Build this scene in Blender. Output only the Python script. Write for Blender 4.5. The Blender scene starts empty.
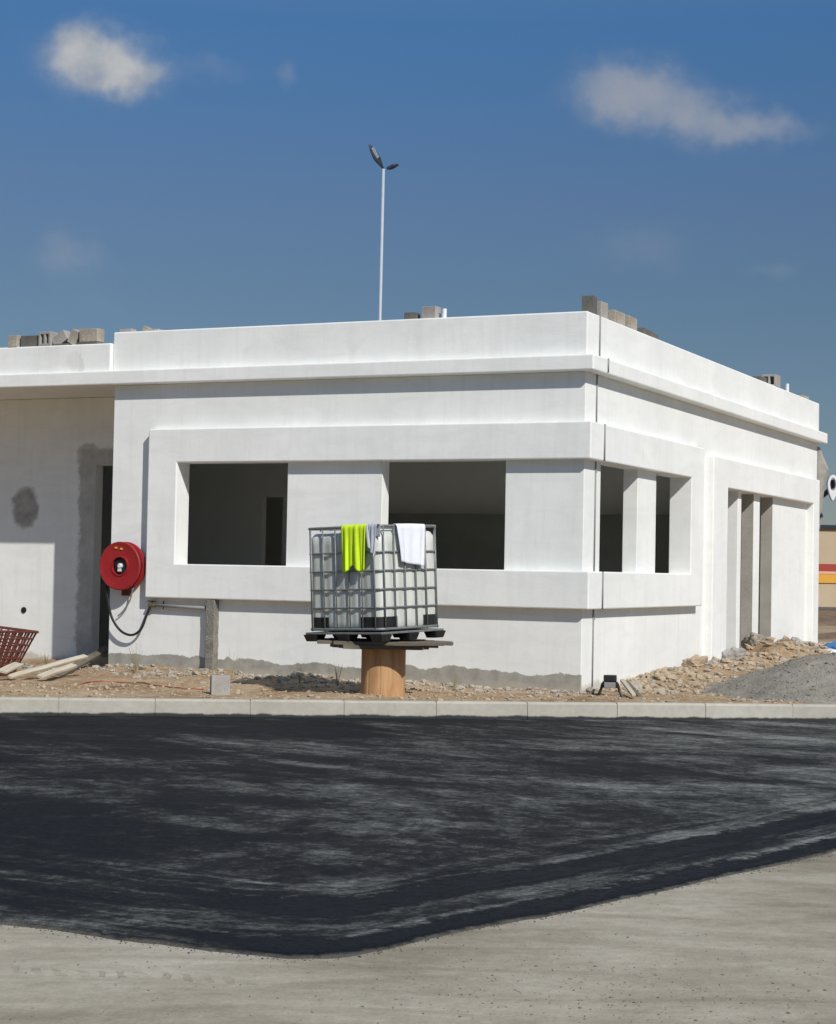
import bpy, bmesh, math, random
from math import sin, cos, tan, pi, radians as R_, sqrt, exp, atan2
from mathutils import Vector, Matrix, noise as mnoise

random.seed(7)
SC = bpy.context.scene
COL = SC.collection

# ------------------------------------------------------------------ camera model
FPX, PITCH, ROLL, EYE = 1838.4, R_(1.84), R_(-1.085), 1.6
W, H = 836, 1024

def ray(px, py):
    a0, b0 = px - W / 2, H / 2 - py
    c, s = cos(ROLL), sin(ROLL)
    a, b = c * a0 + s * b0, -s * a0 + c * b0
    dx, dz = a / FPX, b / FPX
    return Vector((dx, cos(PITCH) - dz * sin(PITCH), sin(PITCH) + dz * cos(PITCH)))

def at(px, py, Y):
    r = ray(px, py)
    return r * (Y / r.y) + Vector((0, 0, EYE))

def atz(px, py, z):
    r = ray(px, py)
    return r * ((z - EYE) / r.z) + Vector((0, 0, EYE))

# building frame: corner C, local x along the front (to the right), local y along the side (backwards)
C = Vector((1.987, 22.048, 0))
YAW = R_(25.091)
XL = Vector((cos(YAW), -sin(YAW), 0))
YL = Vector((sin(YAW), cos(YAW), 0))

def B(x, y, z=0):
    return C + XL * x + YL * y + Vector((0, 0, z))

def onF(px, py, off=0.0):
    """local x, z of the point on the front plane (offset outwards by off) seen at a pixel"""
    r = ray(px, py); n = -YL
    k = ((C + n * off).dot(n)) / r.dot(n)
    p = r * k + Vector((0, 0, EYE))
    return (p - C).dot(XL), p.z

def onR(px, py, off=0.0):
    r = ray(px, py); n = XL
    k = ((C + n * off).dot(n)) / r.dot(n)
    p = r * k + Vector((0, 0, EYE))
    return (p - C).dot(YL), p.z

# kerb line
K0 = Vector((0.0, 19.82, 0)); KA = R_(8.25)
KX = Vector((cos(KA), sin(KA), 0)); KY = Vector((-sin(KA), cos(KA), 0))
def kerb_y(x): return K0.y + tan(KA) * x

# ------------------------------------------------------------------ materials
def nodes_of(name):
    m = bpy.data.materials.new(name); m.use_nodes = True
    nt = m.node_tree
    return m, nt, nt.nodes['Principled BSDF']

class NB:
    """small node-building helper"""
    def __init__(self, nt): self.nt = nt
    def n(self, t, **kw):
        nd = self.nt.nodes.new(t)
        for k, v in kw.items():
            if k.startswith('_'): setattr(nd, k[1:], v)
        return nd
    def link(self, a, b): self.nt.links.new(a, b)
    def coord(self, kind='Object', scale=(1, 1, 1), rot=(0, 0, 0), loc=(0, 0, 0)):
        tc = self.n('ShaderNodeTexCoord'); mp = self.n('ShaderNodeMapping')
        mp.inputs['Scale'].default_value = scale; mp.inputs['Rotation'].default_value = rot
        mp.inputs['Location'].default_value = loc
        self.link(tc.outputs[kind], mp.inputs['Vector']); return mp.outputs[0]
    def noise(self, vec, scale, detail=4, rough=.55, dist=0.0):
        t = self.n('ShaderNodeTexNoise'); t.inputs['Scale'].default_value = scale
        t.inputs['Detail'].default_value = detail; t.inputs['Roughness'].default_value = rough
        t.inputs['Distortion'].default_value = dist
        if vec is not None: self.link(vec, t.inputs['Vector'])
        return t.outputs['Fac']
    def ramp(self, fac, stops, interp='LINEAR'):
        r = self.n('ShaderNodeValToRGB'); r.color_ramp.interpolation = interp
        el = r.color_ramp.elements
        while len(el) < len(stops): el.new(.5)
        for e, (p, c) in zip(el, stops):
            e.position = p
            e.color = (c, c, c, 1) if isinstance(c, (int, float)) else (*c, 1)
        self.link(fac, r.inputs[0]); return r.outputs[0]
    def mix(self, fac, a, b, mode='MIX'):
        m = self.n('ShaderNodeMix', _data_type='RGBA', _blend_type=mode)
        for s, v in ((0, fac), (6, a), (7, b)):
            if hasattr(v, 'links'): self.link(v, m.inputs[s])
            elif isinstance(v, (int, float)): m.inputs[s].default_value = v if s == 0 else (v, v, v, 1)
            else: m.inputs[s].default_value = (*v, 1)
        return m.outputs[2]
    def math(self, op, a, b=None, c=None, clamp=False):
        m = self.n('ShaderNodeMath', _operation=op, _use_clamp=clamp)
        for i, v in enumerate((a, b, c)):
            if v is None: continue
            if hasattr(v, 'links'): self.link(v, m.inputs[i])
            else: m.inputs[i].default_value = v
        return m.outputs[0]
    def sstep(self, v, lo, hi):
        m = self.n('ShaderNodeMapRange', _interpolation_type='SMOOTHSTEP')
        self.link(v, m.inputs[0]); m.inputs[1].default_value = lo; m.inputs[2].default_value = hi
        return m.outputs[0]
    def bump(self, h, strength, dist=.01):
        b = self.n('ShaderNodeBump'); b.inputs['Strength'].default_value = strength
        b.inputs['Distance'].default_value = dist; self.link(h, b.inputs['Height']); return b.outputs[0]
    def sep(self, vec):
        s = self.n('ShaderNodeSeparateXYZ'); self.link(vec, s.inputs[0]); return s.outputs

def mottled(name, c1, c2, scale=6, rough=.8, bump=.15, bdist=.01, metal=0.0, spec=.4, fine=60, detail=5):
    m, nt, p = nodes_of(name); b = NB(nt)
    v = b.coord('Object')
    f = b.noise(v, scale, detail)
    col = b.mix(b.ramp(f, [(.3, 0), (.7, 1)]), c1, c2)
    g = b.noise(v, fine, 3)
    col = b.mix(.35, col, b.mix(b.ramp(g, [(.25, 0), (.75, 1)]), tuple(x * .7 for x in c1), tuple(min(1, x * 1.2) for x in c2)))
    b.link(col, p.inputs['Base Color'])
    p.inputs['Roughness'].default_value = rough; p.inputs['Metallic'].default_value = metal
    p.inputs['Specular IOR Level'].default_value = spec
    if bump:
        b.link(b.bump(g, bump, bdist), p.inputs['Normal'])
    return m

M = {}
def make_plaster(name, stain=True, blobs=(), band=None, yspan=None):
    m, nt, p = nodes_of(name); b = NB(nt)
    v = b.coord('Object'); x, y, z = b.sep(v)
    big = b.noise(v, .9, 6, .6); mid = b.noise(v, 5, 5)
    streak = b.noise(b.coord('Object', (5, 5, .45), (R_(2), R_(3), 0)), 1.6, 5, .6, .8)
    trowel = b.noise(b.coord('Object', (.9, .9, 3.2), (R_(9), R_(-13), R_(20))), 1.2, 5, .6, 1.2)
    col = b.mix(b.ramp(big, [(.3, 0), (.72, 1)]), (.76, .775, .75), (.855, .865, .84))
    col = b.mix(b.math('MULTIPLY', b.ramp(streak, [(.48, 0), (.8, 1)]), .42), col, (.66, .66, .625))
    col = b.mix(b.math('MULTIPLY', b.ramp(trowel, [(.48, 0), (.72, 1)]), .5), col, (.70, .71, .69))
    col = b.mix(b.math('MULTIPLY', b.ramp(mid, [(.55, 0), (.8, 1)]), .35), col, (.70, .70, .67))
    if stain:
        # bare cement left below the paint along the foot of the front wall, with splashed soil
        n1 = b.noise(v, 1.6, 5, .6); n2 = b.noise(v, 9, 3)
        edge = b.math('ADD', b.math('MULTIPLY', n1, .30), b.math('MULTIPLY', n2, .06))
        lim = b.math('ADD', edge, .22)
        mask = b.math('MULTIPLY', b.sstep(b.math('SUBTRACT', lim, z), -.004, .012), b.math('LESS_THAN', y, .02))
        cem = b.mix(b.ramp(b.noise(v, 7, 5), [(.3, 0), (.7, 1)]), (.27, .26, .225), (.40, .385, .34))
        col = b.mix(mask, col, cem)
        lim2 = b.math('ADD', b.math('MULTIPLY', b.noise(v, 2.7, 5, .65), .30), .12)
        mask2 = b.math('MULTIPLY', b.sstep(b.math('SUBTRACT', lim2, z), -.03, .06), .7)
        col = b.mix(mask2, col, (.45, .40, .33))
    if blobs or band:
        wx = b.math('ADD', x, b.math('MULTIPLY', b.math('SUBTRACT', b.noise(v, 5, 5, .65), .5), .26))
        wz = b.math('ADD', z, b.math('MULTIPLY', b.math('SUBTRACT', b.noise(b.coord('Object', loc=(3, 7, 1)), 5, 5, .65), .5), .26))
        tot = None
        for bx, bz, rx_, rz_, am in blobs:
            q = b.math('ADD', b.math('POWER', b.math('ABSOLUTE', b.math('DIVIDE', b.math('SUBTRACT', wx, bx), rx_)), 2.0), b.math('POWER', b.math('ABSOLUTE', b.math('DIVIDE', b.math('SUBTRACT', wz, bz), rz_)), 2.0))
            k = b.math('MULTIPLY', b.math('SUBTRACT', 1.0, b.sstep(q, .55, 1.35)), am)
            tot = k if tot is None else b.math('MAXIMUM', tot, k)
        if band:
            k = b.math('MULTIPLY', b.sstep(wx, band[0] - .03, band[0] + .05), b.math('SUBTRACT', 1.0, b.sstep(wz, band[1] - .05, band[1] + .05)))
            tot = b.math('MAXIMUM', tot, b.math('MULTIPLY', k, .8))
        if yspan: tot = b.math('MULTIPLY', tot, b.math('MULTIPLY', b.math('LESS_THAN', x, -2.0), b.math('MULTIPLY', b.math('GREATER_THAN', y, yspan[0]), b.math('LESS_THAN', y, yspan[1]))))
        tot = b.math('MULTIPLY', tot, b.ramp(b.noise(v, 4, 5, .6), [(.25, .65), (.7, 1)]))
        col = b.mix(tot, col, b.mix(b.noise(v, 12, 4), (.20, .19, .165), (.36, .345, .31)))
    b.link(col, p.inputs['Base Color'])
    p.inputs['Roughness'].default_value = .88; p.inputs['Specular IOR Level'].default_value = .25
    h = b.math('ADD', b.math('MULTIPLY', b.noise(v, 1.7, 4, .55, .6), 3.0), b.noise(v, 60, 3))
    b.link(b.bump(h, .2, .008), p.inputs['Normal'])
    return m
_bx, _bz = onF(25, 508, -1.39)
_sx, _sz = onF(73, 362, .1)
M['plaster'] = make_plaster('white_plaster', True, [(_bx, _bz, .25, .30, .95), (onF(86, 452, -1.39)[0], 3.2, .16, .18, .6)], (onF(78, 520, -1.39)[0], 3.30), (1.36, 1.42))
M['trim'] = make_plaster('white_trim_plaster', False)
M['fascia'] = make_plaster('annex_plaster', False, [(_sx, _sz, .10, .16, .16), (_sx + .10, _sz - .10, .04, .22, .25)])
M['cement'] = mottled('bare_cement', (.30, .28, .245), (.42, .40, .35), 3, .9, .3)
M['inner'] = mottled('interior_cement', (.76, .76, .71), (.84, .835, .79), 1.5, .95, .2)
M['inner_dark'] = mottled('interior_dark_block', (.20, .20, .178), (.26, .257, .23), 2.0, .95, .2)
M['soffit'] = mottled('soffit_plaster', (.55, .50, .44), (.66, .61, .55), 1.2, .95, .2)
M['patch'] = mottled('wall_patch_cement', (.22, .21, .19), (.33, .315, .285), 5, .95, .4)
M['block'] = mottled('concrete_block', (.27, .26, .235), (.42, .40, .37), 9, .95, .6, .01, fine=90)
M['block_dark'] = mottled('dark_concrete_block', (.09, .085, .075), (.16, .15, .135), 9, .95, .6, fine=90)  # much darker grey tone of the block concrete
M['stone'] = mottled('rubble_stone', (.23, .195, .15), (.47, .43, .36), 5, .95, .5, fine=40)
M['clod'] = mottled('clay_clod', (.33, .25, .17), (.48, .385, .275), 6, .95, .5, fine=40)
M['red'] = mottled('red_paint', (.27, .011, .013), (.35, .018, .020), 8, .42, .05, spec=.5)
M['darkred'] = mottled('rusty_red_lattice', (.095, .028, .020), (.165, .052, .036), 12, .7, .1)
M['black'] = mottled('black_plastic', (.010, .010, .011), (.022, .022, .023), 15, .5, .05)
M['hose'] = mottled('black_rubber', (.010, .010, .010), (.020, .020, .020), 20, .6, .05)
M['steel'] = mottled('galvanised_steel', (.17, .185, .18), (.27, .285, .28), 30, .5, .05, metal=.4)
M['polewhite'] = mottled('pale_pole_paint', (.36, .42, .48), (.44, .49, .54), 3, .5, 0)
M['lampdark'] = mottled('dark_lamp_housing', (.018, .025, .040), (.03, .04, .055), 8, .4, 0)
M['lens'] = mottled('lamp_lens', (.16, .18, .22), (.22, .25, .28), 20, .2, 0)
M['brass'] = mottled('brass_fitting', (.20, .16, .09), (.30, .25, .15), 20, .4, 0, metal=.7)
M['yellowsticker'] = mottled('yellow_sticker', (.60, .36, .04), (.7, .45, .08), 20, .6, 0)
M['whiteplastic'] = mottled('white_plastic', (.66, .67, .68), (.75, .76, .77), 10, .5, 0)
M['greypipe'] = mottled('grey_pipe', (.20, .20, .195), (.27, .27, .26), 12, .6, .05)
M['cable'] = mottled('grey_cable', (.20, .21, .20), (.26, .27, .26), 8, .7, 0)
M['hivis'] = mottled('hi_vis_cloth', (.60, .88, .015), (.70, .95, .03), 20, .85, .1, fine=200)
M['whitecloth'] = mottled('white_cloth', (.72, .74, .82), (.80, .82, .88), 8, .9, .1, fine=200)
M['greycloth'] = mottled('grey_cloth', (.42, .45, .50), (.55, .58, .62), 8, .9, .1, fine=200)
M['bluesheet'] = mottled('blue_sheet', (.03, .13, .33), (.06, .20, .42), 8, .6, .1)
M['pinksheet'] = mottled('pink_sheet', (.45, .30, .32), (.55, .40, .42), 8, .7, .1)
M['beige'] = mottled('beige_cladding', (.46, .36, .24), (.52, .42, .29), .5, .8, 0)
M['redband'] = mottled('red_band', (.33, .045, .025), (.38, .06, .035), .5, .6, 0)
M['orangeband'] = mottled('orange_band', (.66, .33, .035), (.72, .38, .05), .5, .6, 0)
M['pinkband'] = mottled('salmon_band', (.70, .38, .26), (.75, .42, .30), .5, .6, 0)
M['weed'] = mottled('dry_weed', (.22, .18, .085), (.33, .28, .14), 20, .9, 0)
M['redcord'] = mottled('red_cord', (.36, .13, .09), (.44, .19, .13), 20, .8, 0)

def make_wood(name, c1, c2, axis_scale, rough=.8):
    m, nt, p = nodes_of(name); b = NB(nt)
    v = b.coord('Object', axis_scale)
    g = b.noise(v, 3, 6, .6, .4)
    col = b.mix(b.ramp(g, [(.28, 0), (.7, 1)]), c1, c2)
    b.link(col, p.inputs['Base Color']); p.inputs['Roughness'].default_value = rough
    b.link(b.bump(g, .4, .006), p.inputs['Normal'])
    return m
M['drumwood'] = make_wood('orange_drum_wood', (.33, .175, .075), (.55, .33, .165), (5, 5, .6))
M['boardwood'] = make_wood('weathered_board', (.075, .066, .05), (.19, .165, .125), (.8, 9, 9))
M['plank'] = make_wood('pale_plank', (.38, .33, .25), (.58, .52, .41), (.8, 10, 10))

def make_tank():
    m, nt, p = nodes_of('milky_tank_plastic'); b = NB(nt)
    v = b.coord('Object'); x, y, z = b.sep(v)
    n = b.noise(b.coord('Object', (4, 4, .7)), 2.2, 5, .6)
    col = b.mix(b.ramp(n, [(.3, 0), (.7, 1)]), (.46, .48, .43), (.73, .745, .69))
    b.link(col, p.inputs['Base Color'])
    p.inputs['Roughness'].default_value = .42
    p.inputs['Subsurface Weight'].default_value = .15
    p.inputs['Subsurface Radius'].default_value = (.03, .03, .03)
    p.inputs['Subsurface Scale'].default_value = .5
    return m
M['tank'] = make_tank()

def make_asphalt():
    m, nt, p = nodes_of('fresh_asphalt'); b = NB(nt)
    v = b.coord('Object')
    at_ = b.n('ShaderNodeAttribute', _attribute_name='edge')
    edge = at_.outputs['Fac']
    x, y, z = b.sep(v)
    def vec(a, c, e=0.0):
        cx = b.n('ShaderNodeCombineXYZ')
        for i, q in enumerate((a, c, e)):
            if hasattr(q, 'links'): b.link(q, cx.inputs[i])
            else: cx.inputs[i].default_value = q
        return cx.outputs[0]
    def polar(cx, cy, kr, ka, scale, det, dist, seed):
        ux, uy = b.math('SUBTRACT', x, cx), b.math('SUBTRACT', y, cy)
        r = b.math('POWER', b.math('ADD', b.math('POWER', b.math('ABSOLUTE', ux), 2.0), b.math('POWER', b.math('ABSOLUTE', uy), 2.0)), .5)
        return b.noise(vec(b.math('MULTIPLY', r, kr), b.math('MULTIPLY', b.math('ARCTAN2', uy, ux), ka), seed), scale, det, .68, dist)
    w1 = b.noise(b.coord('Object', (.6, 1, 1), (0, 0, R_(-8))), .50, 7, .66, 1.6)      # wide dusty patches
    sw1 = polar(-3.2, 11.5, 1.6, 2.2, 1.3, 7, .7, 2.0)      # rake and roller sweeps, curved
    sw2 = polar(9.0, 24.0, 1.5, 5.0, 1.2, 7, .6, 8.0)
    drag = b.noise(vec(b.math('MULTIPLY', edge, 3.2), b.math('MULTIPLY', x, .55), 4.0), 1.2, 7, .70, .8)   # drag marks along the edge
    grit = b.noise(v, 7, 6, .72, .6)
    fine = b.noise(v, 30, 4, .7)
    nearE = b.math('SUBTRACT', 1.0, b.sstep(edge, 1.0, 2.2))
    sw = b.mix(nearE, b.math('ADD', b.math('MULTIPLY', sw1, .5), b.math('MULTIPLY', sw2, .5)), drag)
    f = b.math('ADD', b.math('MULTIPLY', w1, .30), b.math('ADD', b.math('MULTIPLY', sw, .48), b.math('MULTIPLY', grit, .22)))
    f = b.math('ADD', b.math('MULTIPLY', b.math('SUBTRACT', f, .5), 1.55), .5)
    f = b.math('ADD', f, b.math('MULTIPLY', b.math('SUBTRACT', fine, .5), .30))
    # fresh tack strips along the front edge, dragged and broken
    ew = b.math('ADD', edge, b.math('MULTIPLY', b.math('SUBTRACT', grit, .5), .45))
    strip = b.math('MAXIMUM',
                   b.math('SUBTRACT', 1.0, b.sstep(ew, .18, .34)),
                   b.math('MULTIPLY', b.sstep(ew, .62, .74), b.math('SUBTRACT', 1.0, b.sstep(ew, .98, 1.12))))
    xs = x
    strip = b.math('MULTIPLY', strip, b.sstep(xs, -1.5, -.2))
    kd = b.math('SUBTRACT', b.sep(b.coord('Object', (1, 1, 1), (0, 0, -KA)))[1], K0.y * cos(KA))
    near = b.sstep(b.math('ADD', kd, b.math('MULTIPLY', b.math('SUBTRACT', w1, .5), 5)), -2.4, -.3)
    f = b.math('ADD', f, b.math('MULTIPLY', b.math('SUBTRACT', b.sstep(xs, -4.0, 4.0), .5), .13))
    f = b.math('SUBTRACT', f, b.math('MULTIPLY', near, .05))
    f = b.math('SUBTRACT', f, b.math('MULTIPLY', strip, .20))
    col = b.ramp(f, [(.25, (.005, .0055, .008)), (.40, (.011, .012, .0145)), (.485, (.026, .027, .028)), (.575, (.095, .098, .094)), (.70, (.27, .275, .26))])
    dusty = b.math('SUBTRACT', 1.0, b.sstep(b.math('ADD', edge, b.math('MULTIPLY', b.math('SUBTRACT', grit, .5), .10)), .0, .035))
    col = b.mix(b.math('MULTIPLY', dusty, .35), col, (.26, .245, .205))
    agg = b.n('ShaderNodeTexVoronoi'); agg.inputs['Scale'].default_value = 70
    b.link(v, agg.inputs['Vector'])
    col = b.mix(.30, col, b.mix(agg.outputs['Distance'], .3, 1.5), 'MULTIPLY')
    b.link(col, p.inputs['Base Color'])
    b.link(b.ramp(f, [(.30, .55), (.5, .9)]), p.inputs['Roughness'])
    p.inputs['Specular IOR Level'].default_value = .10
    h = b.math('ADD', b.noise(v, 55, 4, .7), b.math('MULTIPLY', grit, 2.5))
    b.link(b.bump(h, .7, .016), p.inputs['Normal'])
    return m
M['asphalt'] = make_asphalt()

def make_forecourt():
    m, nt, p = nodes_of('dusty_concrete'); b = NB(nt)
    v = b.coord('Object'); x, y, z = b.sep(v)
    a = b.noise(v, .7, 6, .6, .6); c = b.noise(b.coord('Object', (.4, 1.4, 1), (0, 0, R_(-14))), 2.2, 6, .62, .8)
    fine = b.noise(v, 60, 4, .65); g2 = b.noise(v, 14, 5, .6)
    f = b.math('ADD', b.math('MULTIPLY', a, .5), b.math('MULTIPLY', c, .5))
    col = b.ramp(f, [(.32, (.215, .188, .137)), (.44, (.315, .284, .220)), (.55, (.405, .370, .296)), (.68, (.53, .49, .40))])
    col = b.mix(.5, col, b.mix(b.ramp(fine, [(.3, 0), (.7, 1)]), .72, 1.18), 'MULTIPLY')
    col = b.mix(.45, col, b.mix(b.ramp(g2, [(.35, 0), (.65, 1)]), .78, 1.12), 'MULTIPLY')
    # tyre-lug row pressed in the dust and a pale blotch line
    wob = b.math('MULTIPLY', b.math('SUBTRACT', b.noise(v, 1.3, 2), .5), .25)
    yy = b.math('ADD', b.math('ADD', y, wob), b.math('MULTIPLY', x, .12))
    band = b.math('MULTIPLY', b.sstep(yy, 7.05, 7.08), b.math('SUBTRACT', 1.0, b.sstep(yy, 7.17, 7.22)))
    lug = b.sstep(b.math('SINE', b.math('ADD', b.math('MULTIPLY', b.math('ADD', x, b.math('MULTIPLY', b.noise(v, 6, 2), .10)), 78), b.math('MULTIPLY', y, 30))), .05, .5)
    brk = b.sstep(b.noise(v, 3.5, 3), .35, .5)
    band = b.math('MULTIPLY', b.math('MULTIPLY', b.math('MULTIPLY', band, lug), brk), b.math('SUBTRACT', 1.0, b.sstep(x, -.9, -.4)))
    col = b.mix(b.math('MULTIPLY', band, .34), col, (.15, .135, .11))
    b.link(col, p.inputs['Base Color']); p.inputs['Roughness'].default_value = .93
    p.inputs['Specular IOR Level'].default_value = .2
    h = b.math('ADD', b.math('MULTIPLY', g2, 1.5), b.math('ADD', fine, b.math('MULTIPLY', band, -1.2)))
    b.link(b.bump(h, .35, .010), p.inputs['Normal'])
    return m
M['forecourt'] = make_forecourt()

def make_dirt(name, cols):
    m, nt, p = nodes_of(name); b = NB(nt)
    v = b.coord('Object')
    a = b.noise(v, 1.1, 6, .65, .5); c = b.noise(v, 9, 5, .65); fine = b.noise(v, 45, 4, .65)
    f = b.math('ADD', b.math('MULTIPLY', a, .6), b.math('MULTIPLY', c, .4))
    n = len(cols)
    col = b.ramp(f, [(.34 + .32 * i / (n - 1), k) for i, k in enumerate(cols)])
    col = b.mix(.6, col, b.mix(b.ramp(fine, [(.3, 0), (.7, 1)]), .6, 1.25), 'MULTIPLY')
    b.link(col, p.inputs['Base Color']); p.inputs['Roughness'].default_value = .95
    p.inputs['Specular IOR Level'].default_value = .15
    b.link(b.bump(b.math('ADD', c, fine), .8, .03), p.inputs['Normal'])
    return m
M['dirt'] = make_dirt('tan_dirt', [(.20, .13, .075), (.36, .25, .15), (.46, .35, .23), (.52, .44, .33)])
M['ground'] = make_dirt('far_brown_ground', [(.13, .09, .06), (.24, .17, .11), (.32, .24, .17)])
M['gravel'] = make_dirt('grey_gravel', [(.22, .205, .172), (.31, .29, .245), (.40, .375, .32)])

def make_kerb():
    m, nt, p = nodes_of('kerb_concrete'); b = NB(nt)
    v = b.coord('Object'); x, y, z = b.sep(v)
    a = b.noise(v, 1.3, 5, .6); c = b.noise(v, 14, 5, .65)
    col = b.mix(b.ramp(a, [(.3, 0), (.7, 1)]), (.36, .34, .285), (.48, .455, .39))
    col = b.mix(.4, col, b.mix(b.ramp(c, [(.3, 0), (.7, 1)]), .75, 1.15), 'MULTIPLY')
    # bitumen splashed on the foot of the kerb
    lim = b.math('ADD', b.math('MULTIPLY', b.noise(v, 2.2, 6, .7), .085), .006)
    mask = b.sstep(b.math('SUBTRACT', lim, z), -.012, .012)
    col = b.mix(mask, col, (.028, .03, .032))
    b.link(col, p.inputs['Base Color']); p.inputs['Roughness'].default_value = .9
    b.link(b.bump(c, .4, .01), p.inputs['Normal'])
    return m
M['kerb'] = make_kerb()

# ------------------------------------------------------------------ object helpers
def obj(name, bm, mats, parent=None, smooth=False, bevel=0, weld=False):
    me = bpy.data.meshes.new(name); bm.normal_update()
    bm.to_mesh(me); bm.free()
    o = bpy.data.objects.new(name, me); COL.objects.link(o)
    for m in (mats if isinstance(mats, (list, tuple)) else [mats]): me.materials.append(m)
    if smooth:
        for p in me.polygons: p.use_smooth = True
    if parent: o.parent = parent
    if bevel:
        md = o.modifiers.new('bevel', 'BEVEL'); md.width = bevel; md.segments = 2
        md.limit_method = 'ANGLE'; md.angle_limit = R_(35)
    return o

def tag(o, label=None, cat=None, group=None, kind=None):
    if label: o['label'] = label
    if cat: o['category'] = cat
    if group: o['group'] = group
    if kind: o['kind'] = kind
    return o

def thing(name, label, cat, loc=(0, 0, 0), rz=0, group=None):
    o = bpy.data.objects.new(name, None); COL.objects.link(o)
    o.empty_display_size = .2
    o.location = loc; o.rotation_euler = (0, 0, rz)
    return tag(o, label, cat, group)

def box(bm, x0, x1, y0, y1, z0, z1, mi=0, mat=None):
    vs = [bm.verts.new((x, y, z)) for z in (z0, z1) for y in (y0, y1) for x in (x0, x1)]
    if mat:
        for v in vs: v.co = mat @ v.co
    for f in ((0, 2, 3, 1), (4, 5, 7, 6), (0, 1, 5, 4), (2, 6, 7, 3), (0, 4, 6, 2), (1, 3, 7, 5)):
        bm.faces.new([vs[i] for i in f]).material_index = mi
    return vs

def tube(bm, pts, r, n=8, closed=False, taper=None):
    pts = [Vector(p) for p in pts]; N = len(pts); rings = []
    prev = None
    for i, p in enumerate(pts):
        if closed: d = (pts[(i + 1) % N] - pts[i - 1]).normalized()
        else: d = (pts[min(i + 1, N - 1)] - pts[max(i - 1, 0)]).normalized()
        if prev is None:
            a = d.cross(Vector((0, 0, 1)));
            if a.length < 1e-3: a = d.cross(Vector((1, 0, 0)))
            a.normalize()
        else:
            a = (prev - d * prev.dot(d)).normalized()
        prev = a; b_ = d.cross(a)
        rr = r if taper is None else r * (1 + (taper - 1) * i / (N - 1))
        rings.append([bm.verts.new(p + a * rr * cos(2 * pi * k / n) + b_ * rr * sin(2 * pi * k / n)) for k in range(n)])
    for i in range(N if closed else N - 1):
        A, Bq = rings[i], rings[(i + 1) % N]
        for k in range(n): bm.faces.new((A[k], A[(k + 1) % n], Bq[(k + 1) % n], Bq[k]))
    if not closed:
        bm.faces.new(rings[0][::-1]); bm.faces.new(rings[-1])

def lathe(bm, prof, n=32, mat=None, closed=True):
    """revolve (r, h) profile about local z"""
    rings = []
    for r, h in prof:
        rings.append([bm.verts.new((r * cos(2 * pi * k / n), r * sin(2 * pi * k / n), h)) for k in range(n)])
    if mat:
        for rg in rings:
            for v in rg: v.co = mat @ v.co
    N = len(rings)
    for i in range(N if closed else N - 1):
        A, Bq = rings[i], rings[(i + 1) % N]
        for k in range(n): bm.faces.new((A[k], A[(k + 1) % n], Bq[(k + 1) % n], Bq[k]))
    if not closed:
        bm.faces.new(rings[0][::-1]); bm.faces.new(rings[-1])

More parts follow.
